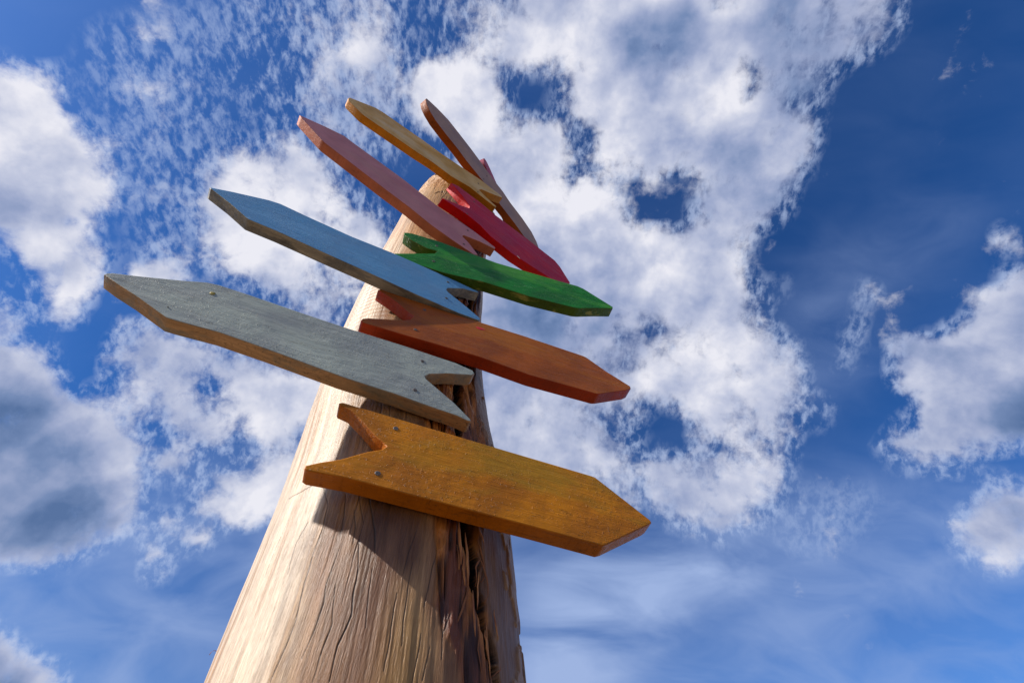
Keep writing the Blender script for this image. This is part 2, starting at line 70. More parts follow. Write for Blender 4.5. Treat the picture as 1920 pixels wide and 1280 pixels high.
SKY_SHADE=[
 [79,79,79,79,79,79,79,79,79,79,79,79,79,79,79,79,79,79,79,79,79,79,79,79,79,79,79,79,79,79,79,79,79,79,79,79,79,79,79,79,79,79,79,79,78,75,73,72,72,72,73,75,78,79,79,79,79,79,79,79,79,79],
 [79,79,79,79,79,79,79,79,79,79,79,79,79,79,79,79,79,79,79,79,79,79,79,79,79,79,79,79,79,79,79,79,79,79,79,79,79,79,79,78,79,79,79,79,76,70,65,63,63,63,65,71,76,79,79,79,79,79,79,79,79,79],
 [79,79,79,79,79,79,79,79,79,79,79,79,79,79,79,79,79,79,79,79,79,79,79,79,79,79,79,79,79,79,79,80,80,80,80,79,78,76,73,72,73,76,78,78,74,65,59,56,56,57,61,69,76,79,79,79,79,79,79,79,79,79],
 [79,79,79,79,79,79,79,79,79,79,79,79,79,79,79,79,79,79,79,79,79,79,79,79,79,79,79,79,79,79,80,81,83,84,83,80,74,66,59,57,60,69,77,78,73,64,57,55,55,57,63,72,77,79,79,79,79,79,79,79,79,79],
 [80,80,80,80,80,80,79,79,79,79,79,79,79,79,79,79,79,79,79,79,79,79,79,79,79,80,80,80,80,80,81,84,88,91,89,82,71,56,46,43,48,62,76,80,75,64,57,55,55,59,66,74,78,79,79,79,79,79,79,79,79,79],
 [85,85,84,84,84,83,81,80,79,79,79,79,79,79,79,79,79,79,79,79,79,79,79,79,80,82,85,86,86,86,84,85,91,95,94,86,72,55,44,41,48,65,81,86,78,65,57,55,56,62,70,77,79,79,79,79,79,79,79,79,79,79],
 [92,92,91,91,91,90,86,81,79,79,79,79,79,79,79,79,79,79,79,79,79,79,79,79,80,85,91,95,95,94,89,85,89,94,95,89,77,62,52,50,61,79,91,92,81,65,57,56,59,66,74,78,79,79,79,79,79,79,79,79,79,79],
 [94,94,94,94,93,93,89,83,80,79,79,79,79,79,79,79,79,79,79,79,79,79,79,79,80,85,93,98,98,97,93,85,85,91,93,90,82,74,68,70,80,92,96,94,81,65,57,57,63,71,77,79,79,79,79,79,79,79,79,79,79,79],
 [94,94,93,92,91,91,90,86,81,79,79,79,79,79,79,79,79,79,79,79,79,79,79,79,80,83,90,96,98,98,93,85,82,85,88,89,85,82,80,83,89,94,94,90,77,63,58,61,68,75,78,79,79,79,79,79,79,79,79,79,79,79],
 [94,94,91,86,82,83,86,86,82,80,79,79,79,80,80,80,80,80,80,80,80,80,80,80,80,81,85,91,94,94,90,84,80,81,83,85,83,79,77,78,81,84,83,78,70,63,60,65,73,78,79,79,79,79,79,79,79,79,79,79,79,79],
 [94,93,88,79,72,72,77,83,84,80,79,79,80,81,81,82,82,82,82,82,82,82,82,81,80,80,81,83,85,85,84,81,80,80,81,82,79,74,70,69,69,70,69,67,65,64,66,71,76,79,79,79,79,79,79,79,79,79,79,79,79,79],
 [93,91,86,78,72,71,76,83,86,82,80,79,80,81,83,83,84,84,84,84,84,83,83,82,80,79,79,80,80,80,80,80,80,81,82,82,80,75,71,70,69,69,68,67,67,69,72,76,78,79,79,79,79,79,79,79,79,79,79,79,79,79],
 [90,86,82,78,76,78,83,88,89,84,80,79,80,81,83,84,84,84,84,84,84,84,83,82,80,79,79,79,79,79,79,79,81,84,88,88,84,79,77,76,75,75,74,74,74,75,77,78,79,79,79,79,79,79,79,79,79,79,79,79,79,79],
 [85,79,75,74,76,81,88,92,90,84,80,79,80,81,83,84,84,84,84,84,84,84,83,82,80,79,79,79,79,79,78,78,79,84,91,92,87,82,80,80,80,79,79,78,78,78,79,79,79,79,79,79,79,79,79,79,79,79,79,79,79,79],
 [86,80,77,77,79,84,90,91,87,82,79,79,80,81,83,84,84,84,84,84,84,84,83,82,80,79,79,79,79,78,77,76,76,78,84,87,85,83,84,86,85,83,81,80,79,79,79,79,79,79,79,79,79,79,79,79,79,79,79,79,79,79],
 [89,86,85,85,87,89,90,88,83,80,79,79,80,81,83,84,84,84,84,84,84,84,83,82,80,79,79,79,78,77,74,71,71,71,74,76,79,82,89,93,92,86,82,80,80,79,79,79,79,79,79,79,79,79,79,79,79,79,79,79,79,79],
 [86,85,85,85,85,86,85,83,80,79,79,79,79,80,82,83,84,84,84,84,84,84,83,81,80,79,79,79,78,75,70,67,66,66,67,70,74,80,87,92,92,87,83,81,80,79,79,79,79,79,79,79,79,79,79,79,79,79,79,79,79,78],
 [80,80,80,80,80,80,80,80,79,79,79,79,79,80,81,82,82,83,83,83,83,83,83,81,80,79,79,79,77,73,67,63,61,61,62,66,70,76,82,86,86,85,83,82,80,79,79,79,79,79,79,79,79,79,79,79,79,79,78,77,75,72],
 [79,79,79,79,79,79,79,79,79,79,79,79,79,79,80,80,80,81,81,81,81,82,81,80,80,79,79,78,76,71,65,60,58,57,59,62,67,72,78,82,84,84,83,81,80,79,79,79,79,79,79,79,79,79,79,78,77,75,73,71,69,67],
 [79,79,79,79,79,79,79,79,79,79,79,79,79,79,79,79,79,79,80,80,80,80,80,80,79,79,79,78,76,71,65,60,57,56,57,60,65,69,74,79,81,82,81,80,79,79,79,79,79,79,79,79,78,77,76,74,71,69,67,66,66,65],
 [79,79,79,79,79,79,79,79,79,79,79,79,79,79,79,78,78,78,79,79,79,79,79,79,79,79,79,78,76,72,66,61,58,57,58,61,65,68,72,76,78,78,78,78,79,79,79,79,79,79,79,78,75,72,69,68,66,66,65,65,65,65],
 [73,73,74,76,78,79,79,79,79,79,79,79,79,79,78,76,75,76,77,78,79,79,79,79,79,79,79,79,77,73,68,64,61,61,62,64,66,68,71,74,76,76,76,76,77,78,79,79,79,79,79,77,72,68,66,66,65,65,65,64,64,63],
 [57,58,60,66,74,78,79,79,79,79,79,79,79,79,78,75,73,73,74,75,78,79,79,79,79,79,79,79,77,74,70,66,65,64,65,66,67,69,72,75,75,75,75,75,76,77,79,79,79,79,79,78,74,70,69,67,65,63,61,59,57,54],
 [42,42,44,51,64,74,78,79,79,79,79,79,79,79,78,75,72,72,72,75,78,79,79,79,79,79,79,79,78,75,71,68,67,67,67,68,69,71,74,76,76,75,74,74,75,77,78,79,79,79,79,79,78,76,75,70,62,54,49,45,42,39],
 [34,34,35,39,49,64,73,77,79,79,79,79,79,79,78,76,74,73,74,76,78,79,79,79,79,79,79,79,78,75,72,69,68,69,69,71,72,74,76,78,77,76,75,75,75,76,78,79,79,79,79,79,78,78,76,71,56,42,34,32,30,29],
 [32,31,32,34,40,50,61,70,77,79,79,79,79,79,79,78,77,76,76,78,79,79,79,79,79,79,79,79,78,76,73,71,70,71,73,74,76,77,78,79,78,77,76,76,76,77,78,79,79,79,79,78,74,70,69,69,58,43,36,34,33,32],
 [35,35,35,36,39,43,49,61,74,78,79,79,79,79,79,79,79,79,79,79,79,79,79,79,79,79,79,79,79,77,75,74,74,75,76,77,78,79,79,79,79,78,78,78,78,78,79,79,79,79,79,76,68,60,60,67,67,59,54,52,51,50],
 [41,42,43,43,42,42,44,54,69,77,79,79,79,79,79,79,79,79,79,79,79,79,79,79,79,79,79,79,79,78,77,77,77,78,78,79,79,79,79,79,79,79,79,79,79,79,79,79,79,79,79,78,73,67,67,70,73,71,70,69,69,68],
 [46,49,48,44,41,40,40,46,61,74,79,79,79,79,79,79,79,79,79,79,79,79,79,79,79,79,79,79,79,79,79,79,79,79,79,79,79,79,79,79,79,79,79,79,79,79,79,79,79,79,79,79,78,77,75,71,69,68,68,68,68,68],
 [47,50,48,41,36,35,35,38,51,70,78,79,79,79,79,79,79,79,79,79,79,79,79,79,79,79,79,79,79,79,79,79,79,79,79,79,79,79,79,79,79,79,79,79,79,79,79,79,79,79,79,79,79,79,76,68,62,61,61,61,61,61],
 [49,51,49,43,37,35,35,37,48,68,78,79,79,79,79,79,79,79,79,79,79,79,79,79,79,79,79,79,79,79,79,79,79,79,79,79,79,79,79,79,79,79,79,79,79,79,79,79,79,79,79,79,79,79,76,68,61,60,59,59,59,59],
 [63,63,62,58,53,49,49,53,62,73,78,79,79,79,79,79,79,79,79,79,79,79,79,79,79,79,79,79,79,79,79,79,79,79,79,79,79,79,79,79,79,79,79,79,79,79,79,79,79,79,79,79,79,79,77,69,62,61,60,60,60,60],
 [76,76,76,75,73,71,71,73,76,78,79,79,79,79,79,79,79,79,79,79,79,79,79,79,79,79,79,79,79,79,79,79,79,79,79,79,79,79,79,79,79,79,79,79,79,79,79,79,79,79,79,79,79,79,78,73,68,67,67,66,66,66],
 [79,79,79,79,79,79,79,79,79,79,79,79,79,79,79,79,79,79,79,79,79,79,79,79,79,79,79,79,79,79,79,79,79,79,79,79,79,79,79,79,79,79,79,79,79,79,79,79,79,79,79,79,79,79,79,78,76,76,76,76,75,75],
 [79,79,79,79,79,79,79,79,79,79,79,79,79,79,79,79,79,79,79,79,79,79,79,79,79,79,79,79,79,79,79,79,79,79,79,79,79,79,79,79,79,79,79,79,79,79,79,79,79,79,79,79,79,79,79,79,79,79,79,79,79,79],
 [78,78,79,79,79,79,79,79,79,79,79,79,79,79,79,79,79,79,79,79,79,79,79,79,79,79,79,79,79,79,79,79,79,79,79,79,79,79,79,79,79,79,79,79,79,79,79,79,79,79,79,79,79,79,79,79,79,79,79,79,79,79],
 [66,67,68,72,77,79,79,79,79,79,79,79,79,79,79,79,79,79,79,79,79,79,79,79,79,79,79,79,79,79,79,79,79,79,79,79,79,79,79,79,79,79,79,79,79,79,79,79,79,79,79,79,79,79,79,79,79,79,79,79,79,79],
 [45,46,47,57,74,79,79,79,79,79,79,79,79,79,79,79,79,79,79,79,79,79,79,79,79,79,79,79,79,79,79,79,79,79,79,79,79,79,79,79,79,79,79,79,79,79,79,79,79,79,79,79,79,79,79,79,79,79,79,79,79,79],
 [40,40,41,52,72,79,79,79,79,79,79,79,79,79,79,79,79,79,79,79,79,79,79,79,79,79,79,79,79,79,79,79,79,79,79,79,79,79,79,79,79,79,79,79,79,79,79,79,79,79,79,79,79,79,79,79,79,79,79,79,79,79],
 [40,40,40,50,71,79,79,79,79,79,79,79,79,79,79,79,79,79,79,79,79,79,79,79,79,79,79,79,79,79,79,79,79,79,79,79,79,79,79,79,79,79,79,79,79,79,79,79,79,79,79,79,79,79,79,79,79,79,79,79,79,79],
 [40,40,40,49,70,79,79,79,79,79,79,79,79,79,79,79,79,79,79,79,79,79,79,79,79,79,79,79,79,79,79,79,79,79,79,79,79,79,79,79,79,79,79,79,79,79,79,79,79,79,79,79,79,79,79,79,79,79,79,79,79,79],
 [41,41,42,50,70,79,79,79,79,79,79,79,79,79,79,79,79,79,79,79,79,79,79,79,79,79,79,79,79,79,79,79,79,79,79,79,79,79,79,79,79,79,79,79,79,79,79,79,79,79,79,79,79,79,79,79,79,79,79,79,79,79],
]
SKY_VEIL=[
 [4,4,4,4,4,4,4,4,4,4,4,4,4,4,4,4,4,4,4,4,4,4,4,4,4,4,4,4,4,4,4,4,4,4,4,4,4,4,4,4,4,4,4,4,4,4,4,4,4,4,4,4,4,4,4,4,4,4,4,4,4,4],
 [4,4,4,4,4,4,4,4,4,4,4,4,4,4,4,4,4,4,4,4,4,4,4,4,4,4,4,4,4,4,4,4,4,4,4,4,4,4,4,4,4,4,4,4,4,4,4,4,4,4,4,4,4,4,4,4,4,4,4,4,4,4],
 [4,4,4,4,4,4,4,4,4,4,4,4,4,4,4,4,4,4,4,4,4,4,4,4,4,4,4,4,4,4,4,4,4,4,4,4,4,4,4,4,4,4,4,4,4,4,4,4,4,4,4,4,4,4,4,4,4,4,4,4,4,4],
 [4,4,4,4,4,4,4,4,4,4,4,4,4,4,4,4,4,4,4,4,4,4,4,4,4,4,4,4,4,4,4,4,4,4,4,4,4,4,4,4,4,4,4,4,4,4,4,4,4,4,4,4,4,4,4,4,4,4,4,4,4,4],
 [4,4,4,4,4,4,4,4,4,4,4,4,4,4,4,4,4,4,4,4,4,4,4,4,4,4,4,4,4,4,4,4,4,4,4,4,4,4,4,4,4,4,4,4,4,4,4,4,4,4,4,4,4,4,4,4,4,4,4,4,4,4],
 [4,4,4,4,4,4,4,4,4,4,4,4,4,4,4,4,4,4,4,4,4,4,4,4,4,4,4,4,4,4,4,4,4,4,4,4,4,4,4,4,4,4,4,4,4,4,4,4,4,4,4,4,4,4,4,4,4,4,4,4,4,4],
 [4,4,4,4,4,4,4,4,4,4,4,4,4,4,4,4,4,4,4,4,4,4,4,4,4,4,4,4,4,4,4,4,4,4,4,4,4,4,4,4,4,4,4,4,4,4,4,4,4,4,4,4,4,4,4,4,4,4,4,4,4,4],
 [4,4,4,4,4,4,4,4,4,4,4,4,4,4,4,4,4,4,4,4,4,4,4,4,4,4,4,4,4,4,4,4,4,4,4,4,4,4,4,4,4,4,4,4,4,4,4,4,4,4,4,4,4,4,4,4,4,4,4,4,4,4],
 [4,4,4,4,4,4,4,4,4,4,4,4,4,4,4,4,4,4,4,4,4,4,4,4,4,4,4,4,4,4,4,4,4,4,4,4,4,4,4,4,4,4,4,4,4,4,4,4,4,4,4,4,4,4,4,4,4,4,4,4,4,4],
 [4,4,4,4,4,4,4,4,4,4,4,4,4,4,4,4,4,4,4,4,4,4,4,4,4,4,4,4,4,4,4,4,4,4,4,4,4,4,4,4,4,4,4,4,4,4,4,4,4,4,4,4,4,4,4,4,4,4,4,4,4,4],
 [4,4,4,4,4,4,4,4,4,4,4,4,4,4,4,4,4,4,4,4,4,4,4,4,4,4,4,4,4,4,4,4,4,4,4,4,4,4,4,4,4,4,4,4,4,4,4,4,4,4,4,4,4,4,4,4,4,4,4,4,4,4],
 [4,4,4,4,4,4,4,4,4,4,4,4,4,4,4,4,4,4,4,4,4,4,4,4,4,4,4,4,4,4,4,4,4,4,4,4,4,4,4,4,4,4,4,4,4,4,4,4,4,4,4,4,4,4,4,4,4,4,4,4,4,4],
 [4,4,4,4,4,4,4,4,4,4,4,4,4,4,4,4,4,4,4,4,4,4,4,4,4,4,4,4,4,4,4,4,4,4,4,4,4,4,4,4,4,4,4,4,4,4,4,4,4,4,4,4,4,5,5,6,5,4,4,4,4,4],
 [4,4,4,4,4,4,4,4,4,4,4,4,4,4,4,4,4,4,4,4,4,4,4,4,4,4,4,4,4,4,4,4,4,4,4,4,4,4,4,4,4,4,4,4,4,4,4,4,4,4,4,5,7,8,9,9,8,7,4,4,4,4],
 [4,4,4,4,4,4,4,4,4,4,4,4,4,4,4,4,4,4,4,4,4,4,4,4,4,4,4,4,4,4,4,4,4,4,4,4,4,4,4,4,4,4,4,4,4,4,4,4,5,6,8,9,11,12,12,12,10,8,5,4,4,4],
 [4,4,4,4,4,4,4,4,4,4,4,4,4,4,4,4,4,4,4,4,4,4,4,4,4,4,4,4,4,4,4,4,4,4,4,4,4,4,4,4,4,4,4,4,4,4,5,7,9,10,12,13,14,14,13,12,9,7,4,4,4,4],
 [4,4,4,4,4,4,4,4,4,4,4,4,4,4,4,4,4,4,4,4,4,4,4,4,4,4,4,4,4,4,4,4,4,4,4,4,4,4,4,4,4,4,4,4,4,5,8,11,13,14,15,15,15,13,12,9,7,5,4,4,4,4],
 [4,4,4,4,4,4,4,4,4,4,4,4,4,4,4,4,4,4,4,4,4,4,4,4,4,4,4,4,4,4,4,4,4,4,4,4,4,4,4,4,4,4,4,4,5,8,11,14,16,17,17,16,14,11,8,6,4,4,4,4,4,4],
 [4,4,4,4,4,4,4,4,4,4,4,4,4,4,4,4,4,4,4,4,4,4,4,4,4,4,4,4,4,4,4,4,4,4,4,4,4,4,4,4,4,4,4,4,5,9,13,16,18,18,17,14,11,8,5,4,4,4,4,4,4,4],
 [4,4,4,4,4,4,4,4,4,4,4,4,4,4,4,4,4,4,4,4,4,4,4,4,4,4,4,4,4,4,4,4,4,4,4,4,4,4,4,4,4,4,4,4,6,10,14,17,18,18,16,13,9,5,4,4,4,4,4,4,4,4],
 [4,4,4,4,4,4,4,4,4,4,4,4,4,4,4,4,4,4,4,4,4,4,4,4,4,4,4,4,4,4,4,4,4,4,4,4,4,4,4,4,4,4,4,4,6,10,15,17,18,18,15,11,7,4,4,4,4,4,4,4,4,4],
 [4,4,4,4,4,4,4,4,4,4,4,4,4,4,4,4,4,4,4,4,4,4,4,4,4,4,4,4,4,4,4,4,4,4,4,4,4,4,4,4,4,4,4,4,6,10,14,17,18,17,14,10,6,4,4,4,4,4,4,4,4,4],
 [4,4,4,4,4,4,4,4,4,4,4,4,4,4,4,4,4,4,4,4,4,4,4,4,4,4,4,4,4,4,4,4,4,4,4,4,4,4,4,4,4,4,4,4,5,9,13,15,16,15,13,9,5,4,4,4,4,4,4,4,4,4],
 [4,4,4,4,4,4,4,4,4,4,4,4,4,4,4,4,4,4,4,4,4,4,4,4,4,4,4,4,4,4,4,4,4,4,4,4,4,4,4,4,4,4,4,4,5,8,11,13,13,12,10,7,4,4,4,4,4,4,4,4,4,4],
 [4,4,4,4,4,4,4,4,4,4,4,4,4,4,4,4,4,4,4,4,4,4,4,4,4,4,4,4,4,4,4,4,4,4,4,4,4,4,4,4,4,4,4,4,4,5,7,8,9,8,7,5,4,4,4,4,4,4,4,4,4,4],
 [5,5,5,5,5,5,5,5,5,5,5,5,5,5,5,5,5,4,4,4,4,4,4,4,4,4,4,4,4,4,4,4,4,4,4,4,4,4,4,4,4,4,4,4,4,4,4,5,5,5,4,4,4,4,4,4,4,4,4,4,4,4],
 [12,12,12,12,12,12,11,11,11,11,11,11,11,10,10,10,10,10,10,10,9,9,9,9,9,9,9,9,8,8,8,8,8,8,8,8,7,7,7,7,7,7,7,7,7,7,7,6,6,6,6,6,6,6,6,6,6,6,6,5,5,5],
 [22,21,21,21,21,21,21,20,20,20,20,20,20,20,19,19,19,19,19,19,18,18,18,18,18,18,17,17,17,17,17,17,16,16,16,16,16,16,15,15,15,15,15,15,14,14,14,14,14,14,13,13,13,13,13,13,13,12,12,12,12,12],
 [30,30,30,30,30,30,30,29,29,29,29,29,29,29,28,28,28,28,28,28,28,27,27,27,27,27,27,27,26,26,26,26,26,26,26,25,25,25,25,25,25,24,24,24,24,24,24,24,23,23,23,23,23,23,22,22,22,22,22,22,21,21],
 [36,36,36,36,36,36,36,36,35,35,35,35,35,35,35,35,35,35,35,35,35,34,34,34,34,34,34,34,34,34,34,34,33,33,33,33,33,33,33,33,33,32,32,32,32,32,32,32,32,32,31,31,31,31,31,31,31,31,31,30,30,30],
 [39,39,39,39,39,39,38,38,38,38,38,38,38,38,38,38,38,38,38,38,38,38,38,38,38,38,38,38,38,38,38,38,38,38,37,37,37,37,37,37,38,38,39,39,38,37,37,37,37,37,37,37,37,36,36,36,36,36,36,36,36,36],
 [39,39,39,39,39,39,39,39,39,39,39,39,39,39,39,39,39,39,39,39,39,39,39,39,39,39,39,39,39,39,39,39,39,39,39,40,41,43,45,48,51,53,55,54,48,40,39,39,39,39,39,39,39,39,39,39,39,39,39,39,39,39],
 [40,40,40,40,40,40,40,40,40,40,40,40,40,40,40,40,40,40,40,40,40,40,40,40,40,40,40,40,40,40,40,40,41,45,50,54,57,60,62,64,65,67,67,65,57,44,40,40,39,39,39,39,39,39,39,39,39,39,39,39,39,39],
 [40,40,40,40,40,40,40,40,40,40,40,40,40,40,40,40,40,40,40,40,40,40,40,40,40,40,40,40,40,40,40,42,52,60,65,67,69,70,71,71,71,71,69,65,56,44,40,40,40,40,40,40,40,40,40,40,40,40,40,40,40,40],
 [40,40,40,40,40,40,40,40,40,40,40,41,41,40,40,40,40,40,40,40,40,40,40,40,40,40,40,40,40,40,40,47,61,68,71,73,73,73,73,73,71,68,64,57,47,40,40,40,40,40,40,40,40,40,40,40,40,40,40,40,40,40],
 [41,41,41,41,41,41,41,40,40,40,40,41,40,40,40,40,40,40,40,40,40,40,40,40,40,40,40,40,40,40,40,50,64,71,74,74,74,74,73,70,66,59,51,43,40,40,40,40,40,40,40,40,40,40,40,40,40,40,40,40,40,40],
 [41,41,41,41,41,41,41,41,41,41,41,41,41,40,40,40,40,40,40,40,40,40,40,40,40,40,40,40,40,40,40,51,65,72,74,74,74,72,69,63,54,45,40,40,40,40,40,40,40,40,40,40,40,40,40,40,40,40,40,40,40,40],
 [42,42,42,42,42,42,42,42,42,42,42,42,41,40,40,40,40,40,40,40,40,40,40,40,40,40,40,40,40,40,40,52,66,72,74,74,72,69,62,52,42,40,40,40,40,40,40,40,40,40,40,40,40,40,40,40,40,40,40,40,40,40],
 [42,42,42,42,42,42,42,42,42,42,42,41,41,40,40,40,40,40,40,40,40,40,40,40,40,40,40,40,40,40,41,53,66,72,73,72,69,62,51,41,40,40,40,40,40,40,40,40,40,40,40,40,40,40,40,40,40,40,40,40,40,40],
 [41,41,41,41,41,41,41,41,41,41,41,41,40,40,40,40,40,40,40,40,40,40,40,40,40,40,40,40,40,40,41,54,66,71,71,68,61,50,41,40,40,40,40,40,40,40,40,40,40,40,40,40,40,40,40,40,40,40,40,40,40,40],
 [40,40,40,40,40,40,40,40,40,40,40,40,40,40,40,40,40,40,40,40,40,40,40,40,40,40,40,40,40,40,40,52,63,67,66,59,49,41,40,40,40,40,40,40,40,40,40,40,40,40,40,40,40,40,40,40,40,40,40,40,40,40],
 [40,40,40,40,40,40,40,40,40,40,40,40,40,40,40,40,40,40,40,40,40,40,40,40,40,40,40,40,40,40,40,45,53,56,53,46,40,40,40,40,40,40,40,40,40,40,40,40,40,40,40,40,40,40,40,40,40,40,40,40,40,40],
]

LIFT = 1.35                      # eye height: data above are measured from the eye
OX, OY = 0.0, 0.0

scene = bpy.context.scene
COL = scene.collection
T0_ = 0
rng = np.random.default_rng(7)
random.seed(7)

# ------------------------------------------------------------------ camera
cam_d = bpy.data.cameras.new("camera")
cam = bpy.data.objects.new("camera", cam_d)
COL.objects.link(cam)
scene.camera = cam
cam_d.sensor_width = 36.0
cam_d.lens = 946.6 / 1920 * 36
cam_d.clip_start = 0.02
cam_d.clip_end = 6000
R_, U_, F_ = [Vector(a) for a in CAM_AXES]
cam.matrix_world = Matrix(((R_.x, U_.x, -F_.x, 0), (R_.y, U_.y, -F_.y, 0), (R_.z, U_.z, -F_.z, LIFT), (0, 0, 0, 1)))

# ------------------------------------------------------------------ sun, exposure
SUN_EL, SUN_AZ = math.radians(32), math.radians(-116.5)
sun_dir = Vector((math.sin(SUN_AZ) * math.cos(SUN_EL), math.cos(SUN_AZ) * math.cos(SUN_EL), math.sin(SUN_EL)))
sl = bpy.data.lights.new("sun", 'SUN')
sl.energy = 5.0
sl.angle = math.radians(0.5)
sl.color = (1.0, 0.94, 0.86)
so = bpy.data.objects.new("sun", sl)
COL.objects.link(so)
so.rotation_euler = sun_dir.to_track_quat('Z', 'Y').to_euler()
so.location = (-6, -4, 12)
scene.view_settings.view_transform = 'Standard'
scene.view_settings.look = 'None'
scene.view_settings.exposure = 0.5
scene.view_settings.gamma = 1.0
scene.view_settings.use_curve_mapping = False
scene.render.engine = 'CYCLES'

# ------------------------------------------------------------------ node helper
class N:
    def __init__(s, nt):
        s.t = nt
    def new(s, typ, **kw):
        n = s.t.nodes.new(typ)
        for k, v in kw.items():
            setattr(n, k, v)
        return n
    def link(s, a, b):
        s.t.links.new(a, b)
    def put(s, inp, v):
        if isinstance(v, bpy.types.NodeSocket):
            s.link(v, inp)
        elif v is not None:
            inp.default_value = v
    def math(s, op, a, b=None, c=None, clamp=False):
        n = s.new('ShaderNodeMath', operation=op, use_clamp=clamp)
        s.put(n.inputs[0], a); s.put(n.inputs[1], b); s.put(n.inputs[2], c)
        return n.outputs[0]
    def vmath(s, op, a, b=None, scale=None):
        n = s.new('ShaderNodeVectorMath', operation=op)
        s.put(n.inputs[0], a); s.put(n.inputs[1], b)
        if scale is not None:
            s.put(n.inputs['Scale'], scale)
        return n.outputs['Value'] if op in ('DOT_PRODUCT', 'LENGTH', 'DISTANCE') else n.outputs['Vector']
    def mix(s, f, a, b, mode='MIX'):
        n = s.new('ShaderNodeMix', data_type='RGBA', blend_type=mode)
        s.put(n.inputs[0], f); s.put(n.inputs[6], a); s.put(n.inputs[7], b)
        return n.outputs[2]
    def noise(s, vec, scale, detail=4, rough=0.5, dist=0.0, dim='3D', out='Fac'):
        n = s.new('ShaderNodeTexNoise', noise_dimensions=dim)
        s.put(n.inputs['Vector'], vec); s.put(n.inputs['Scale'], scale); s.put(n.inputs['Detail'], detail)
        s.put(n.inputs['Roughness'], rough); s.put(n.inputs['Distortion'], dist)
        return n.outputs[out]
    def ramp(s, f, stops, interp='LINEAR'):
        n = s.new('ShaderNodeValToRGB')
        n.color_ramp.interpolation = interp
        els = n.color_ramp.elements
        while len(els) < len(stops):
            els.new(0.5)
        for i, (p, c) in enumerate(stops):
            els[i].position = p
            els[i].color = c if len(c) == 4 else (*c, 1)
        s.put(n.inputs[0], f)
        return n.outputs[0]
    def rng(s, v, a, b, c=0.0, d=1.0, kind='LINEAR'):
        n = s.new('ShaderNodeMapRange', interpolation_type=kind)
        s.put(n.inputs[0], v); s.put(n.inputs[1], a); s.put(n.inputs[2], b); s.put(n.inputs[3], c); s.put(n.inputs[4], d)
        return n.outputs[0]
    def mapping(s, vec, scale=(1, 1, 1), rot=(0, 0, 0), loc=(0, 0, 0)):
        n = s.new('ShaderNodeMapping')
        s.put(n.inputs[0], vec); n.inputs[1].default_value = loc; n.inputs[2].default_value = rot; n.inputs[3].default_value = scale
        return n.outputs[0]

def g3(v):
    return (v, v, v, 1)

def srgb(r, g, b):
    return tuple(((x / 255) / 12.92 if x / 255 < 0.04045 else ((x / 255 + 0.055) / 1.055) ** 2.4) for x in (r, g, b))

# ------------------------------------------------------------------ sky: daylight sky + the cloud field over the post
world = bpy.data.worlds.new("World")
scene.world = world
world.use_nodes = True
wt = world.node_tree
wt.nodes.clear()
n = N(wt)
SKY_STRENGTH = 0.12
coord = n.new('ShaderNodeTexCoord').outputs['Generated']
D = n.vmath('NORMALIZE', coord)
sky = n.new('ShaderNodeTexSky', sky_type='NISHITA')
sky.sun_disc = False
sky.sun_elevation = SUN_EL
sky.sun_rotation = SUN_AZ
sky.air_density = 1.0
sky.dust_density = 0.35
sky.ozone_density = 3.0
hs = n.new('ShaderNodeHueSaturation')
hs.inputs['Saturation'].default_value = 1.27
hs.inputs['Value'].default_value = 1.0
n.put(hs.inputs['Color'], sky.outputs[0])
blue = hs.outputs[0]

# chart of the sky: gnomonic about a fixed direction (south of the zenith)
wn = n.noise(D, 7.0, 5, 0.55, out='Color')
wv = n.vmath('SCALE', n.vmath('SUBTRACT', wn, (0.5, 0.5, 0.5)), scale=0.05)
Dw = n.vmath('ADD', D, wv)
fw = n.vmath('DOT_PRODUCT', Dw, tuple(F_))
fs = n.math('MAXIMUM', fw, 0.08)
cu = n.math('DIVIDE', n.vmath('DOT_PRODUCT', Dw, tuple(R_)), fs)
cv = n.math('DIVIDE', n.vmath('DOT_PRODUCT', Dw, tuple(U_)), fs)
px = n.math('MULTIPLY_ADD', cu, 946.6, 960.0)
py = n.math('MULTIPLY_ADD', cv, -946.6, 640.0)
NU, NV = 62, len(SKY_COVER)
u01 = n.math('DIVIDE', n.math('ADD', px, 60.0), 2040.0, clamp=True)      # -60..1980
vrow = n.math('MULTIPLY', n.math('DIVIDE', n.math('ADD', py, 80.0), 1440.0, clamp=True), NV - 1)

half = n.math('GREATER_THAN', u01, 30.5 / 61)
uL = n.math('MULTIPLY', u01, 61 / 31.0, clamp=True)                       # samples 0..31
uR = n.math('MULTIPLY_ADD', u01, 61 / 31.0, -30 / 31.0, clamp=True)       # samples 30..61
def row_group(j):
    """one row of the cloud chart as its own small node group"""
    t = bpy.data.node_groups.new("sky_row", 'ShaderNodeTree')
    for nm_ in ("left", "right", "half"):
        t.interface.new_socket(nm_, in_out='INPUT', socket_type='NodeSocketFloat')
    t.interface.new_socket("cloud", in_out='OUTPUT', socket_type='NodeSocketColor')
    q = N(t)
    gi = q.new('NodeGroupInput'); go = q.new('NodeGroupOutput')
    cs = []
    for side, off in ((0, 0), (1, 30)):
        st = [(i / 31.0, tuple(T[j][off + i] / 99 for T in (SKY_COVER, SKY_SHADE, SKY_VEIL))) for i in range(32)]
        cs.append(q.ramp(gi.outputs[side], st))
    q.link(q.mix(gi.outputs[2], cs[0], cs[1]), go.inputs[0])
    return t
groups = [row_group(j) for j in range(NV)]
cur = None
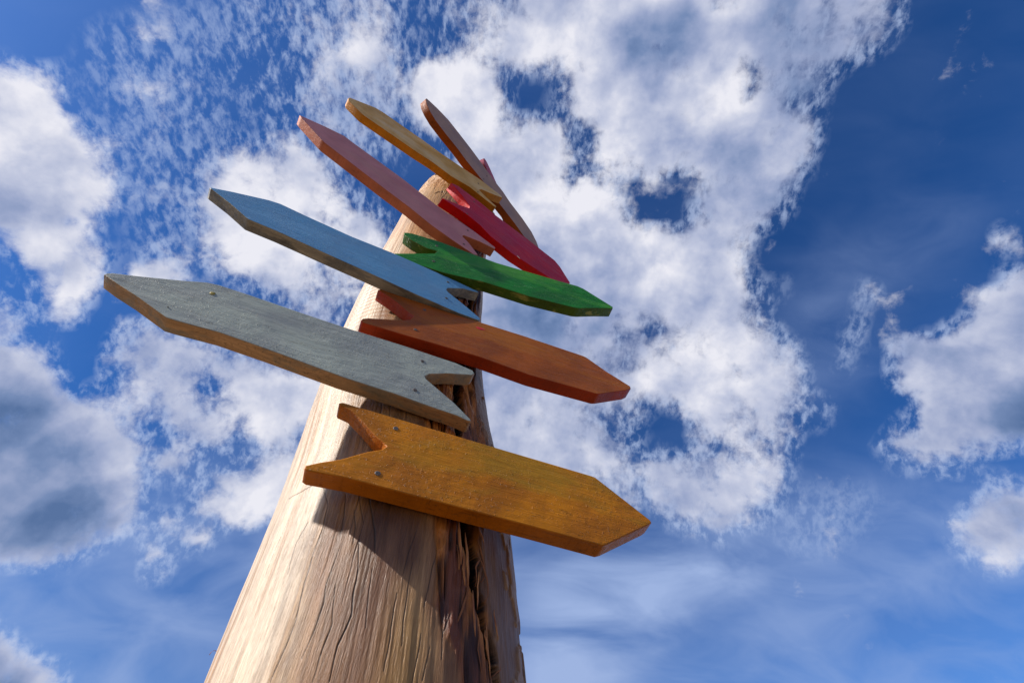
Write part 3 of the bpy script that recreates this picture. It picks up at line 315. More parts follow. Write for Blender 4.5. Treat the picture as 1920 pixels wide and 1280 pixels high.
for j in range(NV):
    gn = n.new('ShaderNodeGroup', node_tree=groups[j])
    n.put(gn.inputs[0], uL); n.put(gn.inputs[1], uR); n.put(gn.inputs[2], half)
    c = gn.outputs[0]
    cur = c if cur is None else n.mix(n.math('SUBTRACT', vrow, float(j - 1), clamp=True), cur, c)
sep = n.new('ShaderNodeSeparateColor')
n.put(sep.inputs[0], cur)
cov, shd, veil = sep.outputs[0], sep.outputs[1], sep.outputs[2]
# beyond the chart the same kind of sky goes on
inside = n.math('MULTIPLY', n.math('MULTIPLY', n.rng(fw, 0.15, 0.45), n.rng(n.math('ABSOLUTE', n.math('SUBTRACT', px, 960.0)), 1080.0, 960.0)),
                n.rng(n.math('ABSOLUTE', n.math('SUBTRACT', py, 640.0)), 800.0, 690.0))
far = n.noise(D, 2.2, 3, 0.5)
cov = n.math('ADD', n.math('MULTIPLY', cov, inside), n.math('MULTIPLY', n.rng(far, 0.50, 0.66), n.math('SUBTRACT', 1.0, inside)))
shd = n.math('ADD', n.math('MULTIPLY', shd, inside), n.math('MULTIPLY', 0.7, n.math('SUBTRACT', 1.0, inside)))

Dq0 = n.vmath('ADD', D, n.vmath('SCALE', n.vmath('SUBTRACT', n.noise(D, 12.0, 6, 0.6, out='Color'), (0.5, 0.5, 0.5)), scale=0.045))
f1 = n.noise(Dq0, 7.0, 12, 0.64, 0.0)
f2 = n.noise(n.vmath('ADD', Dq0, (3.1, 1.7, 0.4)), 26.0, 8, 0.62, 0.0)
mott = n.noise(n.mapping(D, (85, 42, 56), (0.3, 0.2, 0.5)), 1.0, 5, 0.62, 0.2)
det = n.math('ADD', n.math('MULTIPLY', n.math('SUBTRACT', f1, 0.5), 2.0), n.math('MULTIPLY', n.math('SUBTRACT', f2, 0.5), 1.15))
dens = n.math('ADD', n.math('MULTIPLY_ADD', cov, 1.15, -0.06), det)
# the mottled high cloud is only a fine net of small tufts
thin = n.math('MULTIPLY', n.rng(cov, 0.08, 0.28), n.rng(n.math('ADD', mott, n.math('MULTIPLY', n.math('SUBTRACT', f1, .5), 0.6)), 0.37, 0.68, kind='SMOOTHSTEP'))
thin = n.math('MULTIPLY', thin, 0.62)
alpha = n.rng(dens, 0.24, 0.96, kind='SMOOTHSTEP')
vn = n.noise(n.mapping(D, (3, 14, 14), (0.0, 0.35, 0.2)), 1.0, 5, 0.5, 0.5)
va = n.math('MULTIPLY', n.math('ADD', veil, 0.0), n.rng(vn, 0.3, 0.7, 0.4, 1.5))
# light and dark inside the cloud; the side toward the sun is brighter
Dq = n.vmath('ADD', D, n.vmath('SCALE', n.vmath('SUBTRACT', n.noise(D, 16.0, 6, 0.6, out='Color'), (0.5, 0.5, 0.5)), scale=0.035))
sun_t = (sun_dir - F_ * sun_dir.dot(F_)).normalized()
f1s = n.noise(n.vmath('ADD', Dq, tuple(sun_t * 0.030)), 7.0, 4, 0.5, 0.0)
f1b = n.noise(Dq, 7.0, 4, 0.5, 0.0)
lit = n.math('MULTIPLY', n.math('SUBTRACT', f1b, f1s), 1.35)
relief = n.noise(n.vmath('ADD', D, (0.03, -0.01, 0.02)), 11.0, 7, 0.52, 0.2)
body = n.noise(D, 5.0, 4, 0.5)
lum = n.math('ADD', n.math('MULTIPLY_ADD', shd, 1.35, -0.27), n.math('ADD', n.math('MULTIPLY', n.math('SUBTRACT', relief, 0.5), 0.85), n.math('MULTIPLY', n.math('SUBTRACT', body, 0.5), 0.8)))
edge = n.rng(dens, 0.5, 1.25, 0.04, -0.14)
lum = n.math('ADD', n.math('ADD', lum, lit), edge, clamp=True)
white = n.ramp(lum, [(0.0, srgb(88, 115, 160)), (0.25, srgb(118, 140, 182)), (0.5, srgb(158, 170, 204)), (0.75, srgb(196, 202, 224)), (1.0, srgb(236, 236, 245))])
veilc = (*srgb(158, 180, 224), 1)
inv = 1.0
gam = n.new('ShaderNodeGamma')
gam.inputs[1].default_value = 1.24
n.put(gam.inputs[0], n.vmath('SCALE', blue, scale=SKY_STRENGTH))
skyc = n.vmath('SCALE', gam.outputs[0], scale=1.25)
skyc = n.vmath('MULTIPLY', skyc, (0.9, 0.97, 1.1))
col = n.mix(va, skyc, veilc)
col = n.mix(thin, col, (*srgb(182, 200, 235), 1))
col = n.mix(alpha, col, white)
bg = n.new('ShaderNodeBackground')
n.put(bg.inputs[0], n.vmath('SCALE', col, scale=0.7071 / SKY_STRENGTH))
bg.inputs[1].default_value = SKY_STRENGTH
wo = n.new('ShaderNodeOutputWorld')
n.link(bg.outputs[0], wo.inputs[0])

# ------------------------------------------------------------------ material helper
def material(name):
    m = bpy.data.materials.new(name)
    m.use_nodes = True
    nt = m.node_tree
    nt.nodes.clear()
    k = N(nt)
    b = k.new('ShaderNodeBsdfPrincipled')
    o = k.new('ShaderNodeOutputMaterial')
    k.link(b.outputs[0], o.inputs[0])
    return m, k, b

def tag(o, **kw):
    for a, v in kw.items():
        if v:
            o[a] = v
    return o

def mesh_obj(name, verts, faces, mats, parent=None, smooth=False, mat_idx=None):
    me = bpy.data.meshes.new(name)
    me.from_pydata(verts, [], faces)
    for m in mats:
        me.materials.append(m)
    if mat_idx is not None:
        me.polygons.foreach_set('material_index', mat_idx)
    if smooth:
        me.polygons.foreach_set('use_smooth', [True] * len(me.polygons))
    me.update()
    o = bpy.data.objects.new(name, me)
    COL.objects.link(o)
    if parent:
        o.parent = parent
    return o

# ------------------------------------------------------------------ ground: dry sandy earth
gm, k, b = material("dry_earth")
tc = k.new('ShaderNodeTexCoord').outputs['Object']
a1 = k.noise(tc, 0.35, 5, 0.6)
a2 = k.noise(tc, 9.0, 6, 0.65)
c = k.mix(k.rng(a1, 0.35, 0.65), (0.20, 0.135, 0.075, 1), (0.10, 0.085, 0.035, 1))
c = k.mix(k.rng(a2, 0.3, 0.7), c, (0.26, 0.18, 0.11, 1))
k.put(b.inputs['Base Color'], c)
b.inputs['Roughness'].default_value = 0.95
bp = k.new('ShaderNodeBump'); bp.inputs['Strength'].default_value = 0.6; bp.inputs['Distance'].default_value = 0.02
k.put(bp.inputs['Height'], a2); k.link(bp.outputs[0], b.inputs['Normal'])
gv, gf = [(0, 0, 0)], []
rads = [0.6, 1.2, 2.5, 5, 10, 25, 60, 150, 400, 1000, 2600]
SEG = 64
for i, r in enumerate(rads):
    for s in range(SEG):
        t = 2 * math.pi * s / SEG
        hz = (rng.random() - 0.5) * min(0.05 * r ** 0.5, 1.2) if i > 1 else 0
        gv.append((r * math.cos(t) - 0.3, r * math.sin(t) + 1.1, hz))
for s in range(SEG):
    gf.append((0, 1 + s, 1 + (s + 1) % SEG))
for i in range(len(rads) - 1):
    for s in range(SEG):
        a_ = 1 + i * SEG
        gf.append((a_ + s, a_ + SEG + s, a_ + SEG + (s + 1) % SEG, a_ + (s + 1) % SEG))
gv[0] = (-0.3, 1.1, 0)
ground = mesh_obj("ground", gv, gf, [gm], smooth=True)
ground['kind'] = 'structure'

# ------------------------------------------------------------------ signpost root
TZ, TX, TY, TR = [np.array(a) for a in TRUNK]
root = bpy.data.objects.new("signpost", None)
COL.objects.link(root)
root.empty_display_size = 0.3
root.location = (float(TX[0]), float(TY[0]), 0)
tag(root, label="thick peeled trunk signpost carrying colourful arrow boards, standing against the cloudy sky", category="signpost")
RL = Vector(root.location)

def vnoise(x, y, sx, sy, octv=4, seed=0, rough=0.5):
    """smooth lattice noise, -1..1; x wraps nowhere"""
    r = np.random.default_rng(seed)
    out = np.zeros(np.broadcast(x, y).shape); amp = 1.0; tot = 0
    for o in range(octv):
        G = r.random((257, 257)) * 2 - 1
        u = x * sx * 2 ** o + 31.7 * o; v = y * sy * 2 ** o + 17.3 * o
        iu = np.floor(u).astype(int); iv = np.floor(v).astype(int)
        fu = u - iu; fv = v - iv
        fu = fu * fu * (3 - 2 * fu); fv = fv * fv * (3 - 2 * fv)
        iu %= 256; iv %= 256
        out = out + amp * ((G[iu, iv] * (1 - fu) + G[iu + 1, iv] * fu) * (1 - fv) + (G[iu, iv + 1] * (1 - fu) + G[iu + 1, iv + 1] * fu) * fv)
        tot += amp; amp *= rough
    return out / tot * 1.6

def sstep(v, a, b):
    t = np.clip((v - a) / (b - a), 0, 1)
    return t * t * (3 - 2 * t)

# ------------------------------------------------------------------ the trunk
front = np.linspace(-3.05, -0.05, 860, endpoint=False)
back = np.linspace(-0.05, 2 * math.pi - 3.05, 80, endpoint=False)
TH = np.concatenate([front, back])
ZTOP = 3.27
ZS = np.concatenate([np.linspace(-LIFT - 0.05, 0.2, 50, endpoint=False), np.linspace(0.2, 1.25, 560, endpoint=False), np.linspace(1.25, ZTOP, 440)])
th, z = np.meshgrid(TH, ZS)
s_ = th * 0.28                                    # metres round the trunk
cx = np.interp(z, TZ, TX); cy = np.interp(z, TZ, TY)
# smooth the piecewise profile a little
r = np.interp(z, TZ, TR)
for dz in (0.12, 0.24):
    r = 0.5 * r + 0.25 * (np.interp(z - dz, TZ, TR) + np.interp(z + dz, TZ, TR))
    cx = 0.5 * cx + 0.25 * (np.interp(z - dz, TZ, TX) + np.interp(z + dz, TZ, TX))
    cy = 0.5 * cy + 0.25 * (np.interp(z - dz, TZ, TY) + np.interp(z + dz, TZ, TY))
# not quite round in section
fa = np.sin(math.radians(20)) * np.cos(th) - np.cos(math.radians(20)) * np.sin(th)
fb = np.cos(math.radians(20)) * np.cos(th) + np.sin(math.radians(20)) * np.sin(th)
r = r * (np.abs(fa) ** 2.25 + np.abs(fb) ** 2.25) ** (-1 / 2.25)
# blurred top shoulder
r = r - 0.05 * np.clip((z - (ZTOP - 0.16)) / 0.16, 0, 1) ** 2.2
wob = vnoise(s_, z, 2.2, 1.6, 3, 11) * 0.006
rip_amp = (0.35 + 0.65 * sstep(-s_, 0.30, 0.62)) * (0.15 + 1.5 * sstep(z, 0.75, 1.15))
ph = z * 2 * math.pi / 0.030 + 5.0 * vnoise(s_, z, 3.5, 3.0, 3, 21) + s_ * 9
rip = np.sin(ph) * 0.0005 * rip_amp * (0.4 + 0.8 * np.clip(vnoise(s_, z, 5, 3, 2, 22), 0, 1))
lump = vnoise(s_, z, 7, 5, 3, 23) * 0.0016
grain = vnoise(s_, z, 230, 7, 2, 24) * 0.00032 + vnoise(s_, z, 70, 3, 3, 25) * 0.0006
disp = wob + rip + lump + grain

def seg_field(path, widths, zstep=0.0):
    """signed-free distance (m) to a polyline in (s, z) and the local half width"""
    best = np.full(s_.shape, 9.0); wl = np.zeros(s_.shape)
    P = [(a * 0.28, b) for a, b in path]
    smin = min(p[0] for p in P) - 0.08; smax = max(p[0] for p in P) + 0.08
    zmin = min(p[1] for p in P) - 0.08; zmax = max(p[1] for p in P) + 0.08
    ii = np.where((ZS > zmin) & (ZS < zmax))[0]; jj = np.where((TH * 0.28 > smin) & (TH * 0.28 < smax))[0]
    if len(ii) == 0 or len(jj) == 0:
        return best, wl
    sl = (slice(ii[0], ii[-1] + 1), slice(jj[0], jj[-1] + 1))
    S, Zz = s_[sl], z[sl]
    bb = best[sl]; ww = wl[sl]
    for i in range(len(P) - 1):
        ax, ay = P[i]; bx, by = P[i + 1]
        dx, dy = bx - ax, by - ay
        t = np.clip(((S - ax) * dx + (Zz - ay) * dy) / (dx * dx + dy * dy + 1e-12), 0, 1)
        d = np.hypot(S - ax - t * dx, Zz - ay - t * dy)
        w = widths[i] * (1 - t) + widths[i + 1] * t
        m = d < bb
        bb[m] = d[m]; ww[m] = w[m]
    best[sl] = bb; wl[sl] = ww
    return best, wl

crack = np.zeros(s_.shape)
wig_s = vnoise(s_, z, 14, 14, 3, 31) * 0.0018
s_keep = s_
s_ = s_keep + wig_s
for row in CRACKS:
    wd, pts = row[0], row[1:]
    m_ = len(pts)
    ww = [max(0.0008, wd * 0.0010) * (0.5 + math.sin(math.pi * (i + 0.5) / m_)) for i in range(m_)]
    d, w = seg_field(pts, ww)
    crack = np.maximum(crack, np.clip(1 - d / np.maximum(w, 1e-5), 0, 1) * min(1.0, 0.6 + wd * 0.4))
# random hairline drying cracks
rr_ = np.random.default_rng(5)
for i in range(22):
    t0 = rr_.uniform(-2.6, -1.15); z0 = rr_.uniform(0.3, 3.0); L = rr_.uniform(0.05, 0.28)
    pts = [(t0 + rr_.normal(0, 0.006) + 0.12 * q * L, z0 + q * L) for q in np.linspace(0, 1, 5)]
    wd = rr_.uniform(0.25, 0.6)
    ww = [0.0010 * (0.4 + math.sin(math.pi * (q + 0.5) / 5)) for q in range(5)]
    d, w = seg_field(pts, ww)
    crack = np.maximum(crack, np.clip(1 - d / np.maximum(w, 1e-5), 0, 1) * 0.6)
disp = disp - crack * 0.0015

# rotten strip and the long hollow in it
s_ = s_keep + vnoise(s_keep, z, 9, 5, 4, 33) * 0.010
zl = np.array([p[1] for p in ROT_LEFT])[::-1]; tl = np.array([p[0] for p in ROT_LEFT])[::-1]
zr = np.array([p[1] for p in ROT_RIGHT])[::-1]; tr = np.array([p[0] for p in ROT_RIGHT])[::-1]
left = np.interp(z, zl, tl) * 0.28; right = np.interp(z, zr, tr) * 0.28
rot = sstep(s_, left - 0.004, left + 0.010) * (1 - sstep(s_, right - 0.006, right + 0.006))
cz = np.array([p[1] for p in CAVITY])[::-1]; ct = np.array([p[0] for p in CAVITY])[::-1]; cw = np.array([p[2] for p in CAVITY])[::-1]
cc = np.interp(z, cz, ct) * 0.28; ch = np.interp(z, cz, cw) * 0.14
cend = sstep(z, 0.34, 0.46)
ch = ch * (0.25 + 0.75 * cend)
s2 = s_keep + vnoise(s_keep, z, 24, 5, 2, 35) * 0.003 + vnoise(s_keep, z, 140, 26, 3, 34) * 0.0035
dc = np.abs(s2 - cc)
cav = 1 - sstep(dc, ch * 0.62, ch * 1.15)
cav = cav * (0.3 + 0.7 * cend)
fib = vnoise(s_keep, z, 90, 5, 3, 36)
fib2 = vnoise(s_keep, z, 26, 5, 4, 37)
shred = 1 - np.abs(vnoise(s_keep, z, 55, 7, 3, 39)) * 2.2
disp = disp - rot * (0.006 + 0.008 * fib2 + 0.0035 * fib - 0.006 * shred) - cav * 0.22
disp = disp + rot * 0.004 * np.clip(vnoise(s_keep, z, 20, 2.5, 3, 38), 0, 1) * (1 - cav)
s_ = s_keep
# ragged bark and chips near the top
topm = sstep(z, 2.55, 2.95)
chip = np.clip(vnoise(s_, z, 16, 9, 5, 41, 0.6), -1, 1)
disp = disp + topm * chip * 0.007 - topm * sstep(chip, 0.40, 0.5) * 0.016
# right hand slab: flakes
slab = sstep(s_, right, right + 0.01) * (z < 1.2)
fl = vnoise(s_, z, 22, 8, 4, 42)
disp = disp + slab * (fl * 0.0022 + 0.004 * sstep(fl, 0.25, 0.32))
R2 = r + disp
zz = z.copy()
# uneven saw cut on top, higher toward the back right
lift_top = 0.10 * np.clip(np.cos(th - 0.9), 0, 1) + vnoise(s_, z * 0, 9, 1, 3, 43) * 0.012
zz = zz + lift_top * sstep(z, 2.9, ZTOP)
VX = cx + R2 * np.cos(th); VY = cy + R2 * np.sin(th)
# flat seat hewn for the raspberry board
m = (zz > 3.12) & (np.sin(th) > -0.85)
lim = -0.216 + 0.08 * sstep(-zz, -3.22, -3.12)
VX = np.where(m & (VX > lim), lim, VX)
nr, nc = th.shape
V = np.stack([VX - RL.x, VY - RL.y, zz + LIFT], -1).reshape(-1, 3)
i0 = (np.arange(nr - 1)[:, None] * nc + np.arange(nc)[None, :])
i1 = (np.arange(nr - 1)[:, None] * nc + (np.arange(nc)[None, :] + 1) % nc)
F = np.stack([i0, i1, i1 + nc, i0 + nc], -1).reshape(-1, 4)
me = bpy.data.meshes.new("post")
# top cap: rings closing to the middle
capc = V[(nr - 1) * nc:].mean(0)
ring = V[(nr - 1) * nc:]
cap_rings = []
prev = (nr - 1) * nc + np.arange(nc)
allV = [V]; allF = [F]; base = nr * nc
for q in (0.93, 0.7, 0.4, 0.12):
    rg = capc + (ring - capc) * q
    rg[:, 2] += rng.normal(0, 0.003, nc) - 0.004
    allV.append(rg)
    idx = base + np.arange(nc)
    allF.append(np.stack([prev, np.roll(prev, -1), np.roll(idx, -1), idx], -1))
    prev = idx; base += nc
Vall = np.concatenate(allV); Fall = np.concatenate(allF)
nv, nf = len(Vall), len(Fall)
me.vertices.add(nv); me.vertices.foreach_set('co', Vall.astype(np.float32).ravel())
me.loops.add(nf * 4); me.loops.foreach_set('vertex_index', Fall.astype(np.int32).ravel())
me.polygons.add(nf); me.polygons.foreach_set('loop_start', np.arange(0, nf * 4, 4, dtype=np.int32))
me.update(calc_edges=True)
me.polygons.foreach_set('use_smooth', np.ones(nf, bool))

# wood colour (stain, rot, streaks) plus painted sun and shade, one value per vertex
def mixc(C, col_, w):
    return C * (1 - w[..., None]) + np.array(col_) * w[..., None]
base_lo = np.array([0.53, 0.35, 0.19]); base_hi = np.array([0.56, 0.335, 0.125])
hz = sstep(z, 1.3, 2.6)[..., None]
C = base_lo * (1 - hz) + base_hi * hz
n1 = vnoise(s_, z, 16, 1.5, 4, 51); n2 = vnoise(s_, z, 5, 2.5, 4, 52); n3 = vnoise(s_, z, 60, 2.5, 3, 53); n4 = vnoise(s_, z, 220, 6, 2, 54)
C = mixc(C, (0.27, 0.155, 0.08), np.clip(0.42 * sstep(n1, 0.0, 0.8), 0, 1))
C = mixc(C, (0.68, 0.555, 0.42), 0.85 * sstep(-s_ + 0.012 * n2, 0.495, 0.55) * (1 - 0.6 * hz[..., 0]))  # left side whitened in the colour to look sunlit
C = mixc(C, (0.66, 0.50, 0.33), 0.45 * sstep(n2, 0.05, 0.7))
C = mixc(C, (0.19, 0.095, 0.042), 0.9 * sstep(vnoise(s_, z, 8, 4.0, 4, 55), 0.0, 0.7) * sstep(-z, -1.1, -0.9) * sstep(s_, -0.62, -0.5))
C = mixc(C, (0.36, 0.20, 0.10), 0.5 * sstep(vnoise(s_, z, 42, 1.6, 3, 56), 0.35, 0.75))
pale = sstep(-s_ + 0.012 * n2, 0.49, 0.54)  # mask of the side painted as sunlit
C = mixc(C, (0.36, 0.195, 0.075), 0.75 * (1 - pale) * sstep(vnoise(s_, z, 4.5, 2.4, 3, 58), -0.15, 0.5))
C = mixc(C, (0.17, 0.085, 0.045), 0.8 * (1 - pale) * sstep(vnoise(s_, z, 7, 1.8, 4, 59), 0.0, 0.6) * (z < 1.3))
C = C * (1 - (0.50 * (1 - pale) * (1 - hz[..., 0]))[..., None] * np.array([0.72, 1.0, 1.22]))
C = mixc(C, (0.42, 0.235, 0.095), pale * 0.75 * sstep(vnoise(s_, z, 55, 2.2, 3, 57), 0.25, 0.7))
C = C * (1 + 0.13 * n3 + 0.17 * n4)[..., None]
# dark streak below the lowest board, and yellow stain beside the rot
for path, colr, wdt, amt in ((STREAK, (0.25, 0.115, 0.055), 0.020, 0.8), (YELLOW, (0.55, 0.34, 0.10), 0.040, 0.45)):
    pz = np.array([p[1] for p in path])[::-1]; pt = np.array([p[0] for p in path])[::-1]
    dd = np.abs(s_ + 0.012 * n2 - np.interp(z, pz, pt) * 0.28)
    w = np.exp(-(dd / wdt) ** 2) * amt * sstep(z, pz.max() + 0.10, pz.max() - 0.03) * (0.55 + 0.45 * np.clip(n1 + 0.5, 0, 1))
    C = mixc(C, colr, w)
C = mixc(C, (0.19, 0.075, 0.028), 0.75 * sstep(s_, left - 0.035, left) * (1 - sstep(s_, left, left + .02)) * (0.5 + 0.5 * np.clip(n3 + .4, 0, 1)))
rc = mixc(np.ones(C.shape) * np.array([0.17, 0.045, 0.012]), (0.62, 0.235, 0.055), np.clip(0.35 + 1.0 * fib2 + 0.3 * fib, 0, 1))
rc = mixc(rc, (0.035, 0.012, 0.006), sstep(-shred, -0.55, 0.3) * 0.85)
C = C * (1 - rot[..., None]) + rc * rot[..., None]
sl_c = np.ones(C.shape) * np.array([0.20, 0.105, 0.065])
sl_c = mixc(sl_c, (0.36, 0.21, 0.12), sstep(fl, 0.1, 0.4)); sl_c = mixc(sl_c, (0.13, 0.06, 0.035), sstep(-fib2, 0.2, 0.8) * 0.7)
w = sstep(s_, right - 0.004, right + 0.004) * (z < 1.25) * (1 - sstep(s_, right + 0.12, right + 0.22))
C = C * (1 - w[..., None] * .85) + sl_c * w[..., None] * .85
C = mixc(C, (0.006, 0.003, 0.002), sstep(cav, 0.004, 0.05))  # shade inside the hollow painted near black
C = mixc(C, (0.045, 0.024, 0.014), np.clip(crack * 1.6, 0, 1) * 0.93)
C = mixc(C, (0.16, 0.085, 0.04), topm * sstep(chip, 0.30, 0.48) * 0.85)
C = mixc(C, (0.48, 0.255, 0.075), topm * 0.6 * (1 - sstep(chip, 0.3, 0.5)))
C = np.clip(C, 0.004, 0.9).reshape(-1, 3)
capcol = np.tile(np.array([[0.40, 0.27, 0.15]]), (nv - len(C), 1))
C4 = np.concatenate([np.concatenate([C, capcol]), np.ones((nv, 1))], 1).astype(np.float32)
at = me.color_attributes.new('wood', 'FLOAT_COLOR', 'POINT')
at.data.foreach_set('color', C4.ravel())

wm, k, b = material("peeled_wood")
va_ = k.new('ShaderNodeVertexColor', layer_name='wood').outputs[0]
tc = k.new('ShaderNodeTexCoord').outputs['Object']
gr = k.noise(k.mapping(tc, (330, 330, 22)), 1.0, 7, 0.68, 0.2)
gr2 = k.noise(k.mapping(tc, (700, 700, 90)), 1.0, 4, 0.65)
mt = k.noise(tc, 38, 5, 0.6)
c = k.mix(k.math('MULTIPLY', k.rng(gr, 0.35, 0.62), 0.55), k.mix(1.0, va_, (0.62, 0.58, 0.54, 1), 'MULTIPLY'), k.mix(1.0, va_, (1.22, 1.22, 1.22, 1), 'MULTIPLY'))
c = k.mix(k.math('MULTIPLY', k.rng(mt, 0.5, 0.75), 0.25), c, k.mix(1.0, c, (0.66, 0.56, 0.46, 1), 'MULTIPLY'))
k.put(b.inputs['Base Color'], c)
k.put(b.inputs['Roughness'], k.rng(gr2, 0.3, 0.7, 0.33, 0.55))
b.inputs['Specular IOR Level'].default_value = 0.35
bp = k.new('ShaderNodeBump'); bp.inputs['Strength'].default_value = 0.7; bp.inputs['Distance'].default_value = 0.002
k.put(bp.inputs['Height'], k.math('ADD', gr, k.math('MULTIPLY', gr2, 0.5))); k.link(bp.outputs[0], b.inputs['Normal'])
me.materials.append(wm)
post = bpy.data.objects.new("post", me)
COL.objects.link(post)
post.parent = root
post['label'] = "peeled pale trunk with drying cracks and a rotten dark hollow"

# torn fibres, slivers and twigs hanging on the trunk: real curved strips
fm, k, b = material("torn_fibre")
tc = k.new('ShaderNodeTexCoord').outputs['Object']
k.put(b.inputs['Base Color'], k.mix(k.noise(k.mapping(tc, (90, 90, 12)), 1.0, 4, 0.6), (0.12, 0.035, 0.010, 1), (0.34, 0.12, 0.04, 1)))
b.inputs['Roughness'].default_value = 0.8
fs_, k, b = material("orange_splinter")
tc = k.new('ShaderNodeTexCoord').outputs['Object']
k.put(b.inputs['Base Color'], k.mix(k.rng(k.noise(k.mapping(tc, (160, 160, 10)), 1.0, 4, 0.6), .35, .65), (0.20, 0.055, 0.015, 1), (0.55, 0.22, 0.06, 1)))
b.inputs['Roughness'].default_value = 0.7
fd, k, b = material("dark_twig")
b.inputs['Base Color'].default_value = (0.06, 0.04, 0.03, 1); b.inputs['Roughness'].default_value = 0.8

def surf(t, zc, off=0.0):
    ca, sa = math.cos(t), math.sin(t)
    fa_, fb_ = 0.342 * ca - 0.940 * sa, 0.940 * ca + 0.342 * sa
    rr = float(np.interp(zc, TZ, TR)) * (abs(fa_) ** 2.25 + abs(fb_) ** 2.25) ** (-1 / 2.25) + off
    return Vector((float(np.interp(zc, TZ, TX)) + rr * math.cos(t), float(np.interp(zc, TZ, TY)) + rr * math.sin(t), zc + LIFT)) - RL

def strip(name, pts, rads_, mat, sides=6, flat=0.5):
    vs, fs = [], []
    for i, p in enumerate(pts):
        d = (pts[min(i + 1, len(pts) - 1)] - pts[max(i - 1, 0)]).normalized()
        a = d.orthogonal().normalized(); bb = d.cross(a)
        for q in range(sides):
            t = 2 * math.pi * q / sides
            vs.append(p + (a * math.cos(t) + bb * math.sin(t) * flat) * rads_[i])
    for i in range(len(pts) - 1):
        for q in range(sides):
            fs.append((i * sides + q, i * sides + (q + 1) % sides, (i + 1) * sides + (q + 1) % sides, (i + 1) * sides + q))
    fs.append(tuple(range(sides))[::-1]); fs.append(tuple((len(pts) - 1) * sides + q for q in range(sides)))
    return mesh_obj(name, vs, fs, [mat], post, smooth=True)

rs = random.Random(12)
for i in range(18):                                   # slivers along the rotten strip
    zc = rs.choice([rs.uniform(0.42, 0.80), rs.uniform(0.42, 1.6)])
    lt, rt_ = float(np.interp(zc, zl, tl)), float(np.interp(zc, zr, tr))
    t0 = lt + (rt_ - lt) * rs.choice([rs.uniform(-.02, .45), rs.uniform(.8, 1.0)])
    L = rs.uniform(0.03, 0.13); out_ = rs.uniform(0.0, 0.009); w0 = rs.uniform(0.0009, 0.0026)
    pts = [surf(t0 + rs.uniform(-.012, .012) + 0.05 * math.sin(3 * q + i), zc - q * L, -0.008 + out_ * math.sin(q * math.pi * rs.uniform(.8, 1.1))) for q in np.linspace(0, 1, 7)]
    strip("wood_sliver", pts, [w0 * (0.3 + math.sin(math.pi * min(q + .15, 1) * .95)) for q in np.linspace(0, 1, 7)], fm)
sh = random.Random(31)
for i in range(26):                                   # torn flat splinters standing along the hollow
    zc = sh.uniform(0.40, 1.15)
    cc_ = float(np.interp(zc, cz, ct)); cw_ = float(np.interp(zc, cz, cw))
    t0 = cc_ - cw_ * 0.5 - sh.uniform(0.0, 0.13) if sh.random() < .8 else cc_ + cw_ * 0.5 + sh.uniform(0, .03)
    L = sh.uniform(0.04, 0.12); w0 = sh.uniform(0.0018, 0.0048); dr = sh.uniform(-0.03, 0.03); up = sh.uniform(0.001, 0.012)
    q_ = np.linspace(0, 1, 6)
    pts = [surf(t0 + dr * q + sh.uniform(-.004, .004), zc + q * L, -0.006 + up * (1 - q) + sh.uniform(-.0008, .0008)) for q in q_]
    strip("wood_splinter", pts, [w0 * v for v in (0.15, 0.8, 1.0, 0.9, 0.75, 0.3)], fs_, 5, 0.35)
def curl(t0, zc, R0, n_, w, mat, axis='t', a0=0, a1=5):
    pts = []
    for q in np.linspace(0, 1, n_):
        a = a0 + (a1 - a0) * q
        pts.append(surf(t0 + R0 * math.cos(a) / 0.28, zc + R0 * math.sin(a), 0.004 + 0.012 * math.sin(math.pi * q)))
    return strip("wood_sliver", pts, [w] * n_, mat)
ct0 = -1.02
curl(ct0, 0.70, 0.016, 12, 0.0016, fm, a0=2.5, a1=6.2)
curl(ct0 + .02, 0.705, 0.011, 12, 0.0013, fm, a0=2.8, a1=6.6)
strip("wood_sliver", [surf(-0.97, 0.715 - q * 0.05, 0.002 + 0.006 * q) for q in np.linspace(0, 1, 6)], [0.003, .0028, .0025, .002, .0014, .0006], fm)
for t0, zc, dx in ((-2.62, 2.46, 0.035), (-2.60, 2.40, 0.03), (-2.6, 2.5, .02)):    # dark thorns on the left rim
    a = surf(t0, zc, -0.004); strip("twig", [a, surf(t0, zc + .006, dx * .5), surf(t0 - .01, zc + 0.012, dx)], [0.0016, 0.0012, 0.0005], fd)
# thin hair curl off the left edge
strip("bark_fibre", [surf(-2.74 + .03 * math.cos(a), 0.46 + .012 * math.sin(a), 0.006 + 0.008 * math.cos(a)) for a in np.linspace(0, 4.6, 12)], [0.0005] * 12, fm)
# loose dark shards of bark standing off the right side high up
for t0, z0, h_, w_ in ((-0.42, 2.02, 0.13, 0.014), (-0.25, 2.00, 0.17, 0.022), (-0.33, 2.05, 0.10, 0.010)):
    pts = [surf(t0 + .03 * q, z0 + h_ * q, 0.004 + 0.022 * (1 - q)) for q in np.linspace(0, 1, 5)]
    strip("bark_shard", pts, [w_ * .5, w_, w_ * .9, w_ * .7, w_ * .3], fd, 7, 0.35)

